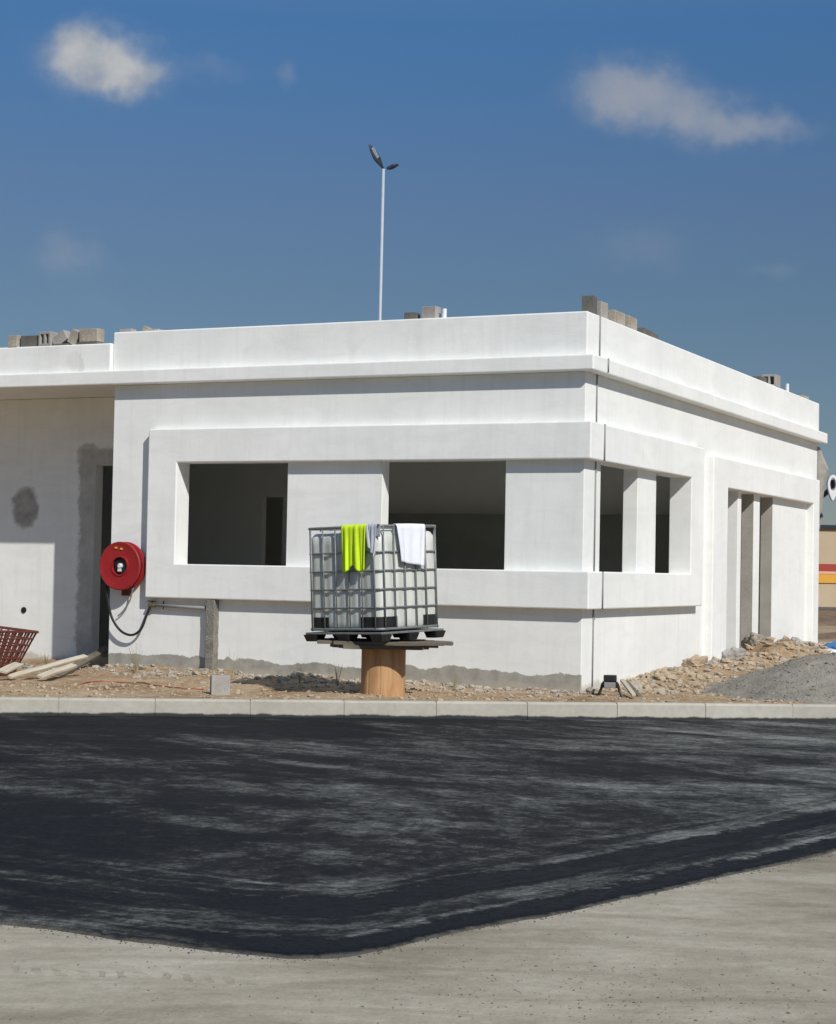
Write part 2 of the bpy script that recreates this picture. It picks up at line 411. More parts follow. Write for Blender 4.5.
def strip(bm, path, t_out, t_in, scuts, zcuts, solid, closed=False, mi=(0, 0, 0, 0)):
    """wall of cells along a plan path (outside on the right of travel). scuts: for each segment extra
    cut distances; zcuts: sorted heights; solid(seg, s_mid, z_mid) -> bool. mi: outer, inner, sides, jamb slots"""
    P = [Vector((p[0], p[1])) for p in path]; n = len(P); segs = n if closed else n - 1
    def nrm(i):
        d = (P[(i + 1) % n] - P[i]).normalized(); return Vector((d.y, -d.x))
    def miter(i, t):
        if not closed and i == 0: return P[0] + nrm(0) * t
        if not closed and i == n - 1: return P[-1] + nrm(n - 2) * t
        a, b_ = nrm(i - 1), nrm(i % n); m = (a + b_)
        return P[i] + m * (t / (1 + a.dot(b_)))
    cols = []   # (outer pt, inner pt, seg, s)
    for i in range(segs):
        L = (P[(i + 1) % n] - P[i]).length; d = (P[(i + 1) % n] - P[i]) / L; N_ = nrm(i)
        cols.append((miter(i, t_out), miter(i, t_in), i, 0.0, L))
        for s in sorted(scuts.get(i, [])):
            q = P[i] + d * s
            cols.append((q + N_ * t_out, q + N_ * t_in, i, s, L))
    if not closed:
        cols.append((miter(n - 1, t_out), miter(n - 1, t_in), segs, 0.0, 1))
    nc = len(cols) if closed else len(cols) - 1
    grid = []
    for c in range(nc):
        i, s0 = cols[c][2], cols[c][3]
        nx = cols[(c + 1) % len(cols)]
        s1 = nx[3] if nx[2] == i and nx[3] > s0 else cols[c][4]
        grid.append([solid(i, (s0 + s1) / 2, (zcuts[k] + zcuts[k + 1]) / 2) for k in range(len(zcuts) - 1)])
    cache = {}
    def V(c, k, side):
        c = c % len(cols); key = (c, k, side)
        if key not in cache:
            q = cols[c][side]; cache[key] = bm.verts.new((q.x, q.y, zcuts[k]))
        return cache[key]
    nz = len(zcuts) - 1
    for c in range(nc):
        for k in range(nz):
            if not grid[c][k]: continue
            bm.faces.new((V(c, k, 0), V(c + 1, k, 0), V(c + 1, k + 1, 0), V(c, k + 1, 0))).material_index = mi[0]
            bm.faces.new((V(c + 1, k, 1), V(c, k, 1), V(c, k + 1, 1), V(c + 1, k + 1, 1))).material_index = mi[1]
            if k == 0 or not grid[c][k - 1]:
                bm.faces.new((V(c, k, 1), V(c + 1, k, 1), V(c + 1, k, 0), V(c, k, 0))).material_index = mi[2]
            if k == nz - 1 or not grid[c][k + 1]:
                bm.faces.new((V(c, k + 1, 0), V(c + 1, k + 1, 0), V(c + 1, k + 1, 1), V(c, k + 1, 1))).material_index = mi[2]
            left = grid[c - 1][k] if (c > 0 or closed) else False
            right = grid[(c + 1) % nc][k] if (c < nc - 1 or closed) else False
            if not left:
                bm.faces.new((V(c, k, 1), V(c, k, 0), V(c, k + 1, 0), V(c, k + 1, 1))).material_index = mi[3]
            if not right:
                bm.faces.new((V(c + 1, k, 0), V(c + 1, k, 1), V(c + 1, k + 1, 1), V(c + 1, k + 1, 0))).material_index = mi[3]

# ------------------------------------------------------------------ white building
ZB, ZW, ZCT, ZP = -.05, 4.04, 4.231, 4.767
PP, PC, PF = .023, .152, .124
ZSB, ZST, ZLB, ZLT = 1.180, 1.635, 2.979, 3.430
UL, UF, UW = 6.782, 6.135, 5.68           # front wall end, surround outer end, surround inner end
WE = 12.276
ANX, DA = 13.0, 1.39                      # annex length and recess depth
bld = thing('white_building', 'white plastered unfinished building with open window holes and a parapet roof', 'building', C, -YAW)

# walls: one continuous shell in plan, travelled with the outside on the right
wall_path = [(-ANX, DA), (-UL, DA), (-UL, 0), (0, 0), (0, WE), (-ANX, WE)]
doorA = (ANX - 8.04, ANX - 7.0)           # doorway in the recessed wall, by distance along segment 0
F_h = [(UL - 5.68, UL - 4.068), (UL - 2.70, UL - 1.021)]
R_h = [(.594, 2.04), (2.83, 4.07)]
R_d = [(5.95, 6.95), (7.15, 7.89), (8.27, 9.1)]
def solid(seg, s, z):
    if seg == 0 and doorA[0] < s < doorA[1] and z < 3.05: return False
    if seg == 2 and ZST < z < ZLB and any(a < s < b for a, b in F_h): return False
    if seg == 3 and ZST < z < ZLB and any(a < s < b for a, b in R_h): return False
    if seg == 3 and .2 < z < 2.925 and any(a < s < b for a, b in R_d): return False
    return True
bm = bmesh.new()
strip(bm, wall_path, 0, -.2,
      {0: list(doorA), 2: [x for h in F_h for x in h], 3: [x for h in R_h + R_d for x in h]},
      [ZB, .2, ZST, 2.925, ZLB, 3.05, ZW], solid, True, (0, 1, 0, 0))
bm.normal_update(); bm.faces.ensure_lookup_table()
# unpainted reveals of the narrow doorway slots
for f in bm.faces:
    c = f.calc_center_median()
    if abs(c.y - DA - .1) < .02 and abs(f.normal.x) > .9 and c.z < 3.05: f.material_index = 1
    if abs(c.x + .1) < .02 and (abs(c.y - 7.89) < .01 or abs(c.y - 9.1) < .01) and c.z < 2.93: f.material_index = 2
obj('wall', bm, [M['plaster'], M['inner'], M['cement']], bld, bevel=.008)

# projecting window surround that wraps the corner
def band_path(x0, y1): return [(x0, 0), (0, 0), (0, y1)]
bm = bmesh.new()
strip(bm, band_path(-UF, 4.665), PF, -.02, {0: [UF - UW], 1: [4.07]}, [ZSB, ZST, ZLB, ZLT],
      lambda g, s, z: not (ZST < z < ZLB and ((g == 0 and s > UF - UW) or (g == 1 and s < 4.07))), False)
obj('window_surround', bm, M['trim'], bld, bevel=.016)
# projecting portal around the side doorway
bm = bmesh.new()
strip(bm, [(0, 5.17), (0, 11.97)], PF, -.02, {0: [.775, 6.36]}, [ZB, 2.925, 3.36],
      lambda g, s, z: not (z < 2.925 and .775 < s < 6.36), False)
obj('door_surround', bm, M['trim'], bld, bevel=.016)
# cornice and parapets
bm = bmesh.new()
strip(bm, [(-ANX, 0), (0, 0), (0, WE), (-ANX, WE)], PC, -.25, {}, [ZW + .001, ZCT], lambda g, s, z: True, True)
obj('cornice', bm, M['trim'], bld, bevel=.018)
bm = bmesh.new()
strip(bm, [(-UL, 0), (0, 0), (0, WE), (-UL, WE)], PP, -.2, {}, [ZCT - .01, ZP], lambda g, s, z: True, True)
obj('parapet', bm, M['trim'], bld, bevel=.018)
bm = bmesh.new()
strip(bm, [(-ANX, 0), (-UL - PP - .004, 0)], .075, -.2, {}, [ZCT - .01, 4.615], lambda g, s, z: True, False)
obj('low_parapet', bm, M['fascia'], bld, bevel=.018)
bm = bmesh.new()
box(bm, -ANX + .1, -.1, .1, WE - .1, ZW + .003, ZCT - .03)
obj('roof_slab', bm, M['trim'], bld)
# interior: floor, cross wall, a partition, dark block dado
bm = bmesh.new(); box(bm, -ANX + .201, -.201, DA + .2, WE - .201, -.02, .22); box(bm, -UL + .201, -.201, .201, DA + .2, -.02, .22)
obj('interior_floor', bm, M['inner'], bld)
bm = bmesh.new()
_d0, _dz = onF(262, 497, -6.0); _d1, _ = onF(283, 497, -6.0); _o = ANX - .21
strip(bm, [(-ANX + .21, 6.0), (-.21, 6.0)], 0, -.15, {0: [_d0 + _o, _d1 + _o]}, [.221, _dz, ZW - .002], lambda g, s, z: not (_d0 + _o < s < _d1 + _o and z < _dz), False)
obj('interior_wall', bm, M['inner'], bld)
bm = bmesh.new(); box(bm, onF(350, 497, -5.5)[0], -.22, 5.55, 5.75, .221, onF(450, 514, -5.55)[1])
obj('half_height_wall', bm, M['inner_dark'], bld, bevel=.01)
_hx, _hz = onF(24, 610, -DA)
bm = bmesh.new(); lathe(bm, [(.045, 0), (.045, .012), (.03, .012)], 16, Matrix.Translation((_hx, DA, _hz)) @ Matrix.Rotation(pi / 2, 4, 'X'), False)
obj('wall_hole', bm, M['black'], bld)
# return fin at the far end
bm = bmesh.new()
vs = [(-.05, 0), (.16, .0), (.30, .0)]
pr = [(0.0, 2.5), (.05, 2.5), (.07, 2.75), (.12, 3.2), (.20, 3.58), (.03, 3.99), (0.0, 3.99)]
a = [bm.verts.new((x - .03, WE + .02, z)) for x, z in pr]; c_ = [bm.verts.new((x - .03, WE + .2, z)) for x, z in pr]
bm.faces.new(a); bm.faces.new(c_[::-1])
for i in range(len(pr)):
    j = (i + 1) % len(pr); bm.faces.new((a[j], a[i], c_[i], c_[j]))
bmesh.ops.recalc_face_normals(bm, faces=bm.faces)
obj('end_bracket', bm, M['block'], bld)

# ---- conduit line that follows the side wall just behind the corner
def cable_bm():
    bm = bmesh.new(); r = .012
    def seg(o, z0, z1, y): tube(bm, [B(o + .008, y, z0), B(o + .008, y, z1)], r, 6)
    return seg, bm
cab = thing('wall_cable', 'thin grey cable running straight down the side wall just behind the building corner', 'cable', B(0, .38, .2))
for (o, z0, z1, y) in ((PP, ZCT, ZP - .005, .40), (PC, ZW + .02, ZCT, .36), (0, ZLT, ZW, .385), (PF, ZLB, ZLT, .35), (0, ZST, ZLB, .385), (PF, ZSB, ZST, .36), (0, .17, ZSB, .385)):
    bm = bmesh.new(); tube(bm, [B(o + .006, y, z0), B(o + .006, y, z1)], .013, 6)
    q = obj('cable_run', bm, M['cable'], None, True); q.data.transform(Matrix.Translation(-B(0, .38, .2))); q.parent = cab

# ------------------------------------------------------------------ ground
def structure(name, bm, mat, smooth=False):
    return tag(obj(name, bm, mat, None, smooth), kind='structure')

bm = bmesh.new(); n = 48; r = 3000
ring = [bm.verts.new((r * cos(2 * pi * k / n), r * sin(2 * pi * k / n), -.02)) for k in range(n)]
bm.faces.new(ring); structure('ground', bm, M['ground'])

# dusty forecourt in front of the kerb
bm = bmesh.new()
fv = [bm.verts.new(p) for p in ((-30, -12, 0), (30, -12, 0), (30, kerb_y(30) + .05, 0), (-30, kerb_y(-30) + .05, 0))]
bm.faces.new(fv); structure('forecourt', bm, M['forecourt'])

# fresh asphalt with a soft ragged front edge
edge_pts = [(-14, 14.6), (-6, 10.6), (-3.2, 8.95), (-1.81, 8.19), (-1.25, 7.94), (-.85, 7.72), (-.59, 7.60), (-.42, 7.56), (-.22, 7.66), (.04, 8.01), (.71, 8.73), (1.51, 9.66), (2.49, 10.84), (4.0, 12.9), (8, 18.2), (14, 20.5)]
def front_y(x):
    for (x0, y0), (x1, y1) in zip(edge_pts, edge_pts[1:]):
        if x <= x1:
            t = (x - x0) / (x1 - x0); return y0 + (y1 - y0) * t
    return edge_pts[-1][1]
def front_s(x):
    return sum(front_y(x + d) * w for d, w in ((-.24, 1), (-.12, 2), (0, 3), (.12, 2), (.24, 1))) / 9
bm = bmesh.new(); el = bm.verts.layers.float.new('edge')
cols = []; x = -13.5
while x < 8.2:
    yf = front_s(x) + .045 * mnoise.noise((x * 2.1, 0, 0)) + .02 * mnoise.noise((x * 9, 3, 0)) + .008 * mnoise.noise((x * 30, 5, 0))
    yk = kerb_y(x) + .03
    col = []
    ts = [0, .02, .05, .10, .2, .35, .6, 1.0, 1.5]
    L = yk - yf
    ys = [t for t in ts if t < L * .8]; kmax = 24
    ys += [ys[-1] + (L - ys[-1]) * k / kmax for k in range(1, kmax + 1)]
    while len(ys) < len(ts) + kmax: ys.append(L)
    for t in ys:
        z = .016 * (1 - exp(-t / .03)) + (.004 * mnoise.noise((x * .8, (yf + t) * .8, 9)) if t > .3 else 0) + .001
        v = bm.verts.new((x, yf + t, z)); v[el] = t * .82; col.append(v)
    cols.append(col); x += .05
for a, b_ in zip(cols, cols[1:]):
    for k in range(len(a) - 1):
        bm.faces.new((a[k], b_[k], b_[k + 1], a[k + 1]))
structure('asphalt', bm, M['asphalt'], True)

bm = bmesh.new(); rnd = random.Random(31)
for i in range(900):
    x = rnd.uniform(-3.2, 4.5); d = abs(rnd.gauss(0, .045)) * (1 + 3 * (rnd.random() < .08)); r = .0016 * (3.2 ** (rnd.random() ** 2))
    rnd_y = front_s(x) + .045 * mnoise.noise((x * 2.1, 0, 0)) - d
    q = bmesh.ops.create_icosphere(bm, subdivisions=1, radius=r)
    for v in q['verts']: v.co = v.co * rnd.uniform(.7, 1.3) + Vector((x, rnd_y, r * .3))
tag(obj('asphalt_crumbs', bm, M['asphalt']), kind='stuff')

# kerb: one run of concrete with sunk joints every metre
bm = bmesh.new()
prof = [(0.0, -.05), (.012, .178), (.030, .200), (.150, .200), (.150, -.05)]
jp = [(.010, -.05), (.022, .170), (.036, .188), (.150, .188), (.150, -.05)]
secs = []
s0 = (atz(155, 710, .1) - K0).dot(KX)
k = -14
while k < 15:
    s = s0 + k
    dy = .006 * mnoise.noise((k * 3.1, 0, 0)); dz = .005 * mnoise.noise((k * 2.3, 4, 0))
    for e, pf_ in ((s + .006, prof), (s + .994, prof), (s + .997, jp), (s + 1.003, jp)):
        secs.append([bm.verts.new(K0 + KX * e + KY * (p[0] + dy) + Vector((0, 0, p[1] + (dz if p[1] > 0 else 0)))) for p in pf_])
    k += 1
for a, b_ in zip(secs, secs[1:]):
    for i in range(len(prof) - 1): bm.faces.new((a[i], b_[i], b_[i + 1], a[i + 1]))
structure('kerb', bm, M['kerb'])

# dirt verge, a real height field from the kerb to behind the building
bumps = []
def bump(p, h, rx, ry=None): bumps.append((p.x, p.y, h, rx, ry or rx))
for lx, h, r_ in ((-6.2, .10, .9), (-5.0, .09, .6), (-3.5, .06, .7), (-2.0, .05, .8), (-7.5, .09, 1.0), (-8.6, .05, .9)):
    bump(B(lx, -.15 if lx > -7 else .8), h, r_, .45)
bump(B(.45, 2.2), .16, .9); bump(B(.55, 3.4), .24, .7); bump(B(.7, 4.9), .28, .8); bump(B(.7, 6.6), .48, .9)
bump(B(.6, 8.0), .45, .8); bump(B(.5, 9.6), .34, 1.1); bump(B(.5, 11.6), .30, 1.2); bump(B(1.8, 4.5), .10, 1.2)
def inside(x, y):
    d = Vector((x, y, 0)) - C; lx, ly = d.dot(XL), d.dot(YL)
    return (-UL + .1 < lx < -.12 and .12 < ly < WE - .1) or (-ANX < lx < -.12 and DA + .12 < ly < WE - .1)
def verge_z(x, y):
    nd = (Vector((x, y, 0)) - K0).dot(KY) - .14
    t = min(1, max(0, nd / .5))
    z = .170 + .02 * t
    if inside(x, y): return -.03 if True else z
    for bx, by, h, rx, ry in bumps:
        d2 = ((x - bx) / rx) ** 2 + ((y - by) / ry) ** 2
        if d2 < 9: z += h * exp(-d2 * 1.3) * (.8 + .45 * mnoise.noise((x * 2.5, y * 2.5, 3)))
    nz = mnoise.fractal((x * 1.7, y * 1.7, 0), .9, 2.1, 5)
    z += t * (.030 * nz + .012 * mnoise.noise((x * 9, y * 9, 2)))
    return max(z, .15)
bm = bmesh.new()
def span(a, b_, s):
    n = max(1, int(round((b_ - a) / s))); return [a + (b_ - a) * i / n for i in range(n)]
gx = span(-30, -7, 1.0) + span(-7, 8, .07) + span(8, 40, 1.0) + [40]
gn = span(.149, 4.5, .06) + span(4.5, 16, .12) + span(16, 36, 1.0) + [36]
rows = []
for nd in gn:
    row = []
    for s in gx:
        p = K0 + KX * s + KY * nd
        z = verge_z(p.x, p.y) if nd < 35 else -.05
        row.append(bm.verts.new((p.x, p.y, z)))
    rows.append(row)
for a, b_ in zip(rows, rows[1:]):
    for i in range(len(a) - 1): bm.faces.new((a[i], a[i + 1], b_[i + 1], b_[i]))
structure('verge', bm, M['dirt'], False)

# ------------------------------------------------------------------ stones
def rock_mesh(bm, c, r, seed, flat=.7):
    rnd = random.Random(seed)
    ax = Vector((rnd.uniform(.7, 1.3), rnd.uniform(.7, 1.3), rnd.uniform(.6, 1) * flat))
    q = bmesh.ops.create_icosphere(bm, subdivisions=1, radius=1)
    rot = Matrix.Rotation(rnd.uniform(0, 6.3), 3, 'Z') @ Matrix.Rotation(rnd.uniform(-.5, .5), 3, 'X')
    for v in q['verts']:
        k = 1 + .35 * rnd.uniform(-1, 1)
        v.co = Vector(c) + rot @ Vector((v.co.x * ax.x, v.co.y * ax.y, v.co.z * ax.z)) * r * k
def front_ok(p):
    d = p - C; lx, ly = d.dot(XL), d.dot(YL)
    if -UL - .05 < lx < .05 and -.05 < ly: return False
    if ly > DA - .05 and lx < .05: return False
    return (p - K0).dot(KY) > .2
def scatter(name, mat, n, gen, rr, seed):
    rnd = random.Random(seed); bm = bmesh.new(); i = 0; tries = 0
    while i < n and tries < n * 8:
        tries += 1
        p = gen(rnd)
        if not front_ok(p): continue
        r = rr[0] * (rr[1] / rr[0]) ** (rnd.random() ** 1.8)
        rock_mesh(bm, (p.x, p.y, verge_z(p.x, p.y) + r * .25), r, rnd.random()); i += 1
    return tag(obj(name, bm, mat), kind='stuff')
def g_front(rnd):
    lx = rnd.uniform(-8.8, .2); return B(lx, -abs(rnd.gauss(0, .55)) - .03)
def g_all(rnd):
    s = rnd.uniform(-6, 6.5); return K0 + KX * s + KY * rnd.uniform(.2, 2.6)
def g_side(rnd): return B(.05 + abs(rnd.gauss(0, .7)), rnd.uniform(.3, 12))
scatter('rubble', M['stone'], 1300, g_front, (.008, .055), 11)
scatter('stones', M['clod'], 2200, g_all, (.006, .035), 12)
scatter('clods', M['clod'], 2600, g_side, (.008, .07), 13)
scatter('rubble', M['stone'], 1300, g_side, (.008, .06), 14)

# bigger chunks one can tell apart
chunks = [  # px, depth, size, colour, label
    (736, 27.2, 0.216, 'block', 'large grey mortar lump at the left foot of the doorway slots'),
    (752, 27.9, 0.187, 'stone', 'pale broken concrete chunk in front of the middle doorway slot'),
    (765, 28.6, 0.173, 'block', 'grey broken lump below the right doorway slot'),
    (662, 23.6, 0.122, 'clod', 'reddish clay clod leaning on the side wall below the windows'),
    (698, 25.0, 0.144, 'clod', 'pointed reddish brown clod by the left foot of the door surround'),
    (712, 25.6, 0.108, 'block', 'small grey chunk against the left foot of the door surround'),
    (636, 22.7, 0.108, 'stone', 'pale stone heap lump near the building corner'),
    (283, 22.8, 0.058, 'stone', 'whitish stone lying in front of the wall between post and drum'),
    (172, 23.6, 0.065, 'stone', 'white stone in the rubble under the pipe valve'),
    (146, 23.6, 0.058, 'stone', 'whitish stone in the rubble under the hose loop'),
    (592, 21.6, 0.065, 'stone', 'small white chunk lying at the foot of the building corner'),
    (786, 29.8, 0.158, 'stone', 'pale chunk behind the gravel pile under the right door jamb'),
    (796, 30.8, 0.144, 'block', 'dark grey chunk behind the gravel pile near the building end'),
]
for i, (px, Y, r, mt, lab) in enumerate(chunks):
    p = at(px, 600, Y); z = verge_z(p.x, p.y)
    bm = bmesh.new(); rock_mesh(bm, (0, 0, r * .35), r, 100 + i, .9)
    bmesh.ops.subdivide_edges(bm, edges=bm.edges, cuts=5, use_grid_fill=True)
    for v in bm.verts:
        q = v.co / r + Vector((i * 3.7, 0, 0)); v.co += v.co.normalized() * r * (.22 * mnoise.noise(q * 1.8) + .16 * mnoise.noise(q * 4.3) + .10 * mnoise.noise(q * 9))
    o = tag(obj('rubble_chunk', bm, M[mt]), lab, 'rubble', 'rubble chunks along the building foot')
    o.location = (p.x, p.y, z)

# gravel pile
pc = at(842, 690, 22.35)
def pile_h(x, y):
    dx, dy = (x - pc.x), (y - pc.y)
    d = sqrt((dx / 1.75) ** 2 + (dy / 1.55) ** 2)
    return max(-.1, .55 * (1 - d ** 1.25) + .05 * mnoise.fractal((x * 1.6, y * 1.6, 4), .9, 2, 4))
bm = bmesh.new(); G = {}
N = 70
for i in range(N + 1):
    for j in range(N + 1):
        x = pc.x - 2.6 + 5.2 * i / N; y = pc.y - 2.0 + 4.0 * j / N
        G[i, j] = bm.verts.new((x - pc.x, y - pc.y, pile_h(x, y) + .015 * mnoise.noise((x * 14, y * 14, 0))))
for i in range(N):
    for j in range(N):
        q = (G[i, j], G[i + 1, j], G[i + 1, j + 1], G[i, j + 1])
        if max(v.co.z for v in q) > -.06: bm.faces.new(q)
bmesh.ops.delete(bm, geom=[v for v in bm.verts if not v.link_faces], context='VERTS')
gp = thing('gravel_pile', 'low grey gravel pile behind the kerb in front of the side doorway', 'gravel pile', (pc.x, pc.y, .17))
obj('mound', bm, M['gravel'], gp, True)
bm = bmesh.new(); rnd = random.Random(3); cnt = 0
while cnt < 1500:
    x = pc.x + rnd.uniform(-2.2, 2.2); y = pc.y + rnd.uniform(-1.7, .6); h = pile_h(x, y)
    if h < .02: continue
    r = .005 * (4.5 ** (rnd.random() ** 2)); rock_mesh(bm, (x - pc.x, y - pc.y, h + r * .2), r, cnt); cnt += 1
q = obj('gravel_stones', bm, M['gravel'], gp); q['kind'] = 'stuff'

# pebbles on the forecourt
bm = bmesh.new(); rnd = random.Random(5)
for i in range(750):
    px, py = rnd.uniform(0, 836), rnd.uniform(930, 1024)
    if i < 450: px, py = rnd.gauss(620, 130), rnd.gauss(985, 22)
    p = atz(px, py, 0)
    if p.y > front_s(p.x) - .05: continue
    r = .0018 * (4 ** rnd.random()); rock_mesh(bm, (p.x, p.y, r * .3), r, i)
tag(obj('pebbles', bm, M['gravel']), kind='stuff')

# ------------------------------------------------------------------ cable drum carrying the tote
YD = 20.95
dc = at(383, 690, YD)
ZT = at(383, 640.5, YD - .3).z       # top of drum
drum = thing('cable_drum', 'wooden cable drum standing on the dirt, carrying the white water tote', 'cable drum', (dc.x, dc.y, .15))
zt = ZT - .15
bm = bmesh.new()
ns = 22
for k in range(ns):                # staves, each slightly proud or sunk, joined in one hub
    pass
prof_n = ns * 4; hub_r = .252
rings = []
for z in (-.05, zt - .10):
    rg = []
    for k in range(prof_n):
        rr = hub_r - (.004 if k % 8 == 0 else 0); t = 2 * pi * k / prof_n
        rg.append(bm.verts.new((rr * cos(t), rr * sin(t), z)))
    rings.append(rg)
for k in range(prof_n): bm.faces.new((rings[0][k], rings[0][(k + 1) % prof_n], rings[1][(k + 1) % prof_n], rings[1][k]))
bm.faces.new(rings[1]); bm.faces.new(rings[0][::-1])
obj('hub', bm, M['drumwood'], drum)
# two crossed layers of boards
rnd = random.Random(21)
def board(L, wd, y, z, rot, th, x0=0):
    bm = bmesh.new()
    box(bm, -L / 2, L / 2, -wd / 2, wd / 2, -th / 2, th / 2)
    bmesh.ops.subdivide_edges(bm, edges=[e for e in bm.edges if abs(e.verts[0].co.x - e.verts[1].co.x) > .1], cuts=6)
    for v in bm.verts: v.co.z += .006 * mnoise.noise((v.co.x * 4, y * 9, z)); v.co.y += .006 * mnoise.noise((v.co.x * 5, y * 7, 3))
    o = obj('board', bm, M['boardwood'], drum, bevel=.004)
    o.matrix_local = Matrix.Rotation(rot, 4, 'Z') @ Matrix.Translation((x0, y, z)) @ Matrix.Rotation(rnd.uniform(-.012, .012), 4, 'Y')
for k in range(7):
    y = -.43 + k * .155
    L = 2 * .79 * sqrt(max(.25, 1 - (y / .62) ** 2)) * rnd.uniform(.86, 1.05)
    board(L, .14, y, zt - .024 - rnd.uniform(0, .006), R_(-6) + rnd.uniform(-.05, .05), .04, rnd.uniform(-.07, .07))
for k in range(4):
    y = -.36 + k * .24
    L = 2 * .62 * sqrt(max(.2, 1 - (y / .6) ** 2)) * rnd.uniform(.8, 1.05)
    board(L, .17, y, zt - .073, R_(14) + rnd.uniform(-.1, .1), .045, rnd.uniform(-.08, .08))

# ------------------------------------------------------------------ water tote
SIDE = 1.075
tp = at(376, 600, YD)
tote = thing('water_tote', 'white plastic water tote in a steel cage, standing on a wooden cable drum', 'water tote', (tp.x, YD, ZT), R_(45))
Zc0, Zc1 = .105, 1.272        # cage bottom / top above drum top
def rsq(half, rad, n=8):
    """rounded square outline"""
    P = []
    for cx, cy, a0 in ((1, 1, 0), (-1, 1, 90), (-1, -1, 180), (1, -1, 270)):
        for k in range(n + 1):
            a = R_(a0 + 90 * k / n)
            P.append(Vector((cx * (half - rad) + rad * cos(a), cy * (half - rad) + rad * sin(a), 0)))
    return P
# tank
bm = bmesh.new()
def dense(half, rad):
    P = rsq(half, rad, 10); out = []
    for a, b_ in zip(P, P[1:] + P[:1]):
        n = max(1, int((b_ - a).length / .02))
        for k in range(n): out.append(a.lerp(b_, k / n))
    return out
lv = [(Zc0 + .01, .06), (Zc0 + .02, .03), (Zc0 + .06, .008), (Zc0 + .12, 0)] + [(Zc0 + .12 + .94 * k / 10, 0) for k in range(1, 11)] + [(Zc1 - .10, .006), (Zc1 - .06, .03), (Zc1 - .035, .08), (Zc1 - .025, .2)]
base = dense(SIDE / 2 - .013, .11); rings = []
NBASE = len(base)
for z, ins in lv:
    rg = []
    for p in base:
        d = Vector((p.x, p.y, 0)); k = 1 - ins / (SIDE / 2)
        # vertical ribs on the flat faces
        along = p.y if abs(p.x) > abs(p.y) else p.x
        flat_ = min(1, max(0, (.36 - abs(along)) / .06))
        rip = .006 * flat_ * (1 - cos(2 * pi * along / .18)) * (1 if Zc0 + .1 < z < Zc1 - .14 else .3)
        q = d * k; nx = Vector((1 if p.x > 0 else -1, 0, 0)) if abs(p.x) > abs(p.y) else Vector((0, 1 if p.y > 0 else -1, 0))
        q = q - nx * rip; rg.append(bm.verts.new((q.x, q.y, z)))
    rings.append(rg)
for a, b_ in zip(rings, rings[1:]):
    for k in range(NBASE): bm.faces.new((a[k], a[(k + 1) % NBASE], b_[(k + 1) % NBASE], b_[k]))
bm.faces.new(rings[-1]); bm.faces.new(rings[0][::-1])
obj('tank', bm, M['tank'], tote, True)
bm = bmesh.new(); lathe(bm, [(.09, Zc1 - .03), (.09, Zc1 + .0), (.075, Zc1 + .01)], 24, None, False)
obj('filler_cap', bm, M['black'], tote)
# cage rings (thicker top rail) and vertical bars
h = SIDE / 2
zr = [Zc1, Zc1 - .285, Zc1 - .49, Zc1 - .695, Zc1 - .90, Zc0 + .03]
for i, z in enumerate(zr):
    bm = bmesh.new(); tube(bm, [p + Vector((0, 0, z)) for p in rsq(h, .10, 6)], .0155 if i in (0, 5) else .0098, 8, True)
    obj('cage_ring', bm, M['steel'], tote, True)
fr = (-.43, -.26, -.09, .09, .26, .43)
for sx in range(4):
    a = Matrix.Rotation(sx * pi / 2, 4, 'Z')
    for f in fr:
        p0 = a @ Vector((f * SIDE, -h - .004, Zc0 + .01)); p1 = a @ Vector((f * SIDE, -h - .004, Zc1 - .003))
        bm = bmesh.new(); tube(bm, [p0, p1], .0088, 6)
        obj('cage_bar', bm, M['steel'], tote, True)
# black corner guards at the foot of the tank
for sx in range(4):
    a = Matrix.Rotation(sx * pi / 2, 4, 'Z'); bm = bmesh.new()
    P = [p for p in rsq(h - .010, .12, 10)[:11]]
    ext = [Vector((h - .010, h - .30, 0))] + P + [Vector((h - .30, h - .010, 0))]
    lo = [bm.verts.new(a @ (p + Vector((0, 0, Zc0 + .02)))) for p in ext]
    hi = [bm.verts.new(a @ (p + Vector((0, 0, Zc0 + .165)))) for p in ext]
    for k in range(len(ext) - 1): bm.faces.new((lo[k], lo[k + 1], hi[k + 1], hi[k]))
    o = obj('corner_guard', bm, M['black'], tote)
    md = o.modifiers.new('thick', 'SOLIDIFY'); md.thickness = .012; md.offset = -1
# pallet
bm = bmesh.new(); ph = h + .022
box(bm, -ph, ph, -ph, ph, .078, .102)
pal = obj('pallet', bm, M['steel'], tote, bevel=.006)
for i in (-1, 0, 1):
    for j in (-1, 0, 1):
        bm = bmesh.new(); c0 = Vector((i * (ph - .075), j * (ph - .075), 0))
        vs = box(bm, c0.x - .07, c0.x + .07, c0.y - .07, c0.y + .07, .0, .0775)
        for v in vs:
            if v.co.z > .05: v.co.x += (v.co.x - c0.x) * .35; v.co.y += (v.co.y - c0.y) * .35
        obj('pallet_foot', bm, M['black'], pal, bevel=.008)
tote.rotation_euler = (0, R_(-.4), R_(45))
# lean of the whole tote: left side a little lower
tote.rotation_euler = (Matrix.Rotation(R_(-2.6), 3, 'Y') @ Matrix.Rotation(R_(51.5), 3, 'Z')).to_euler()
TM = Matrix.Translation(tote.location) @ tote.rotation_euler.to_matrix().to_4x4()

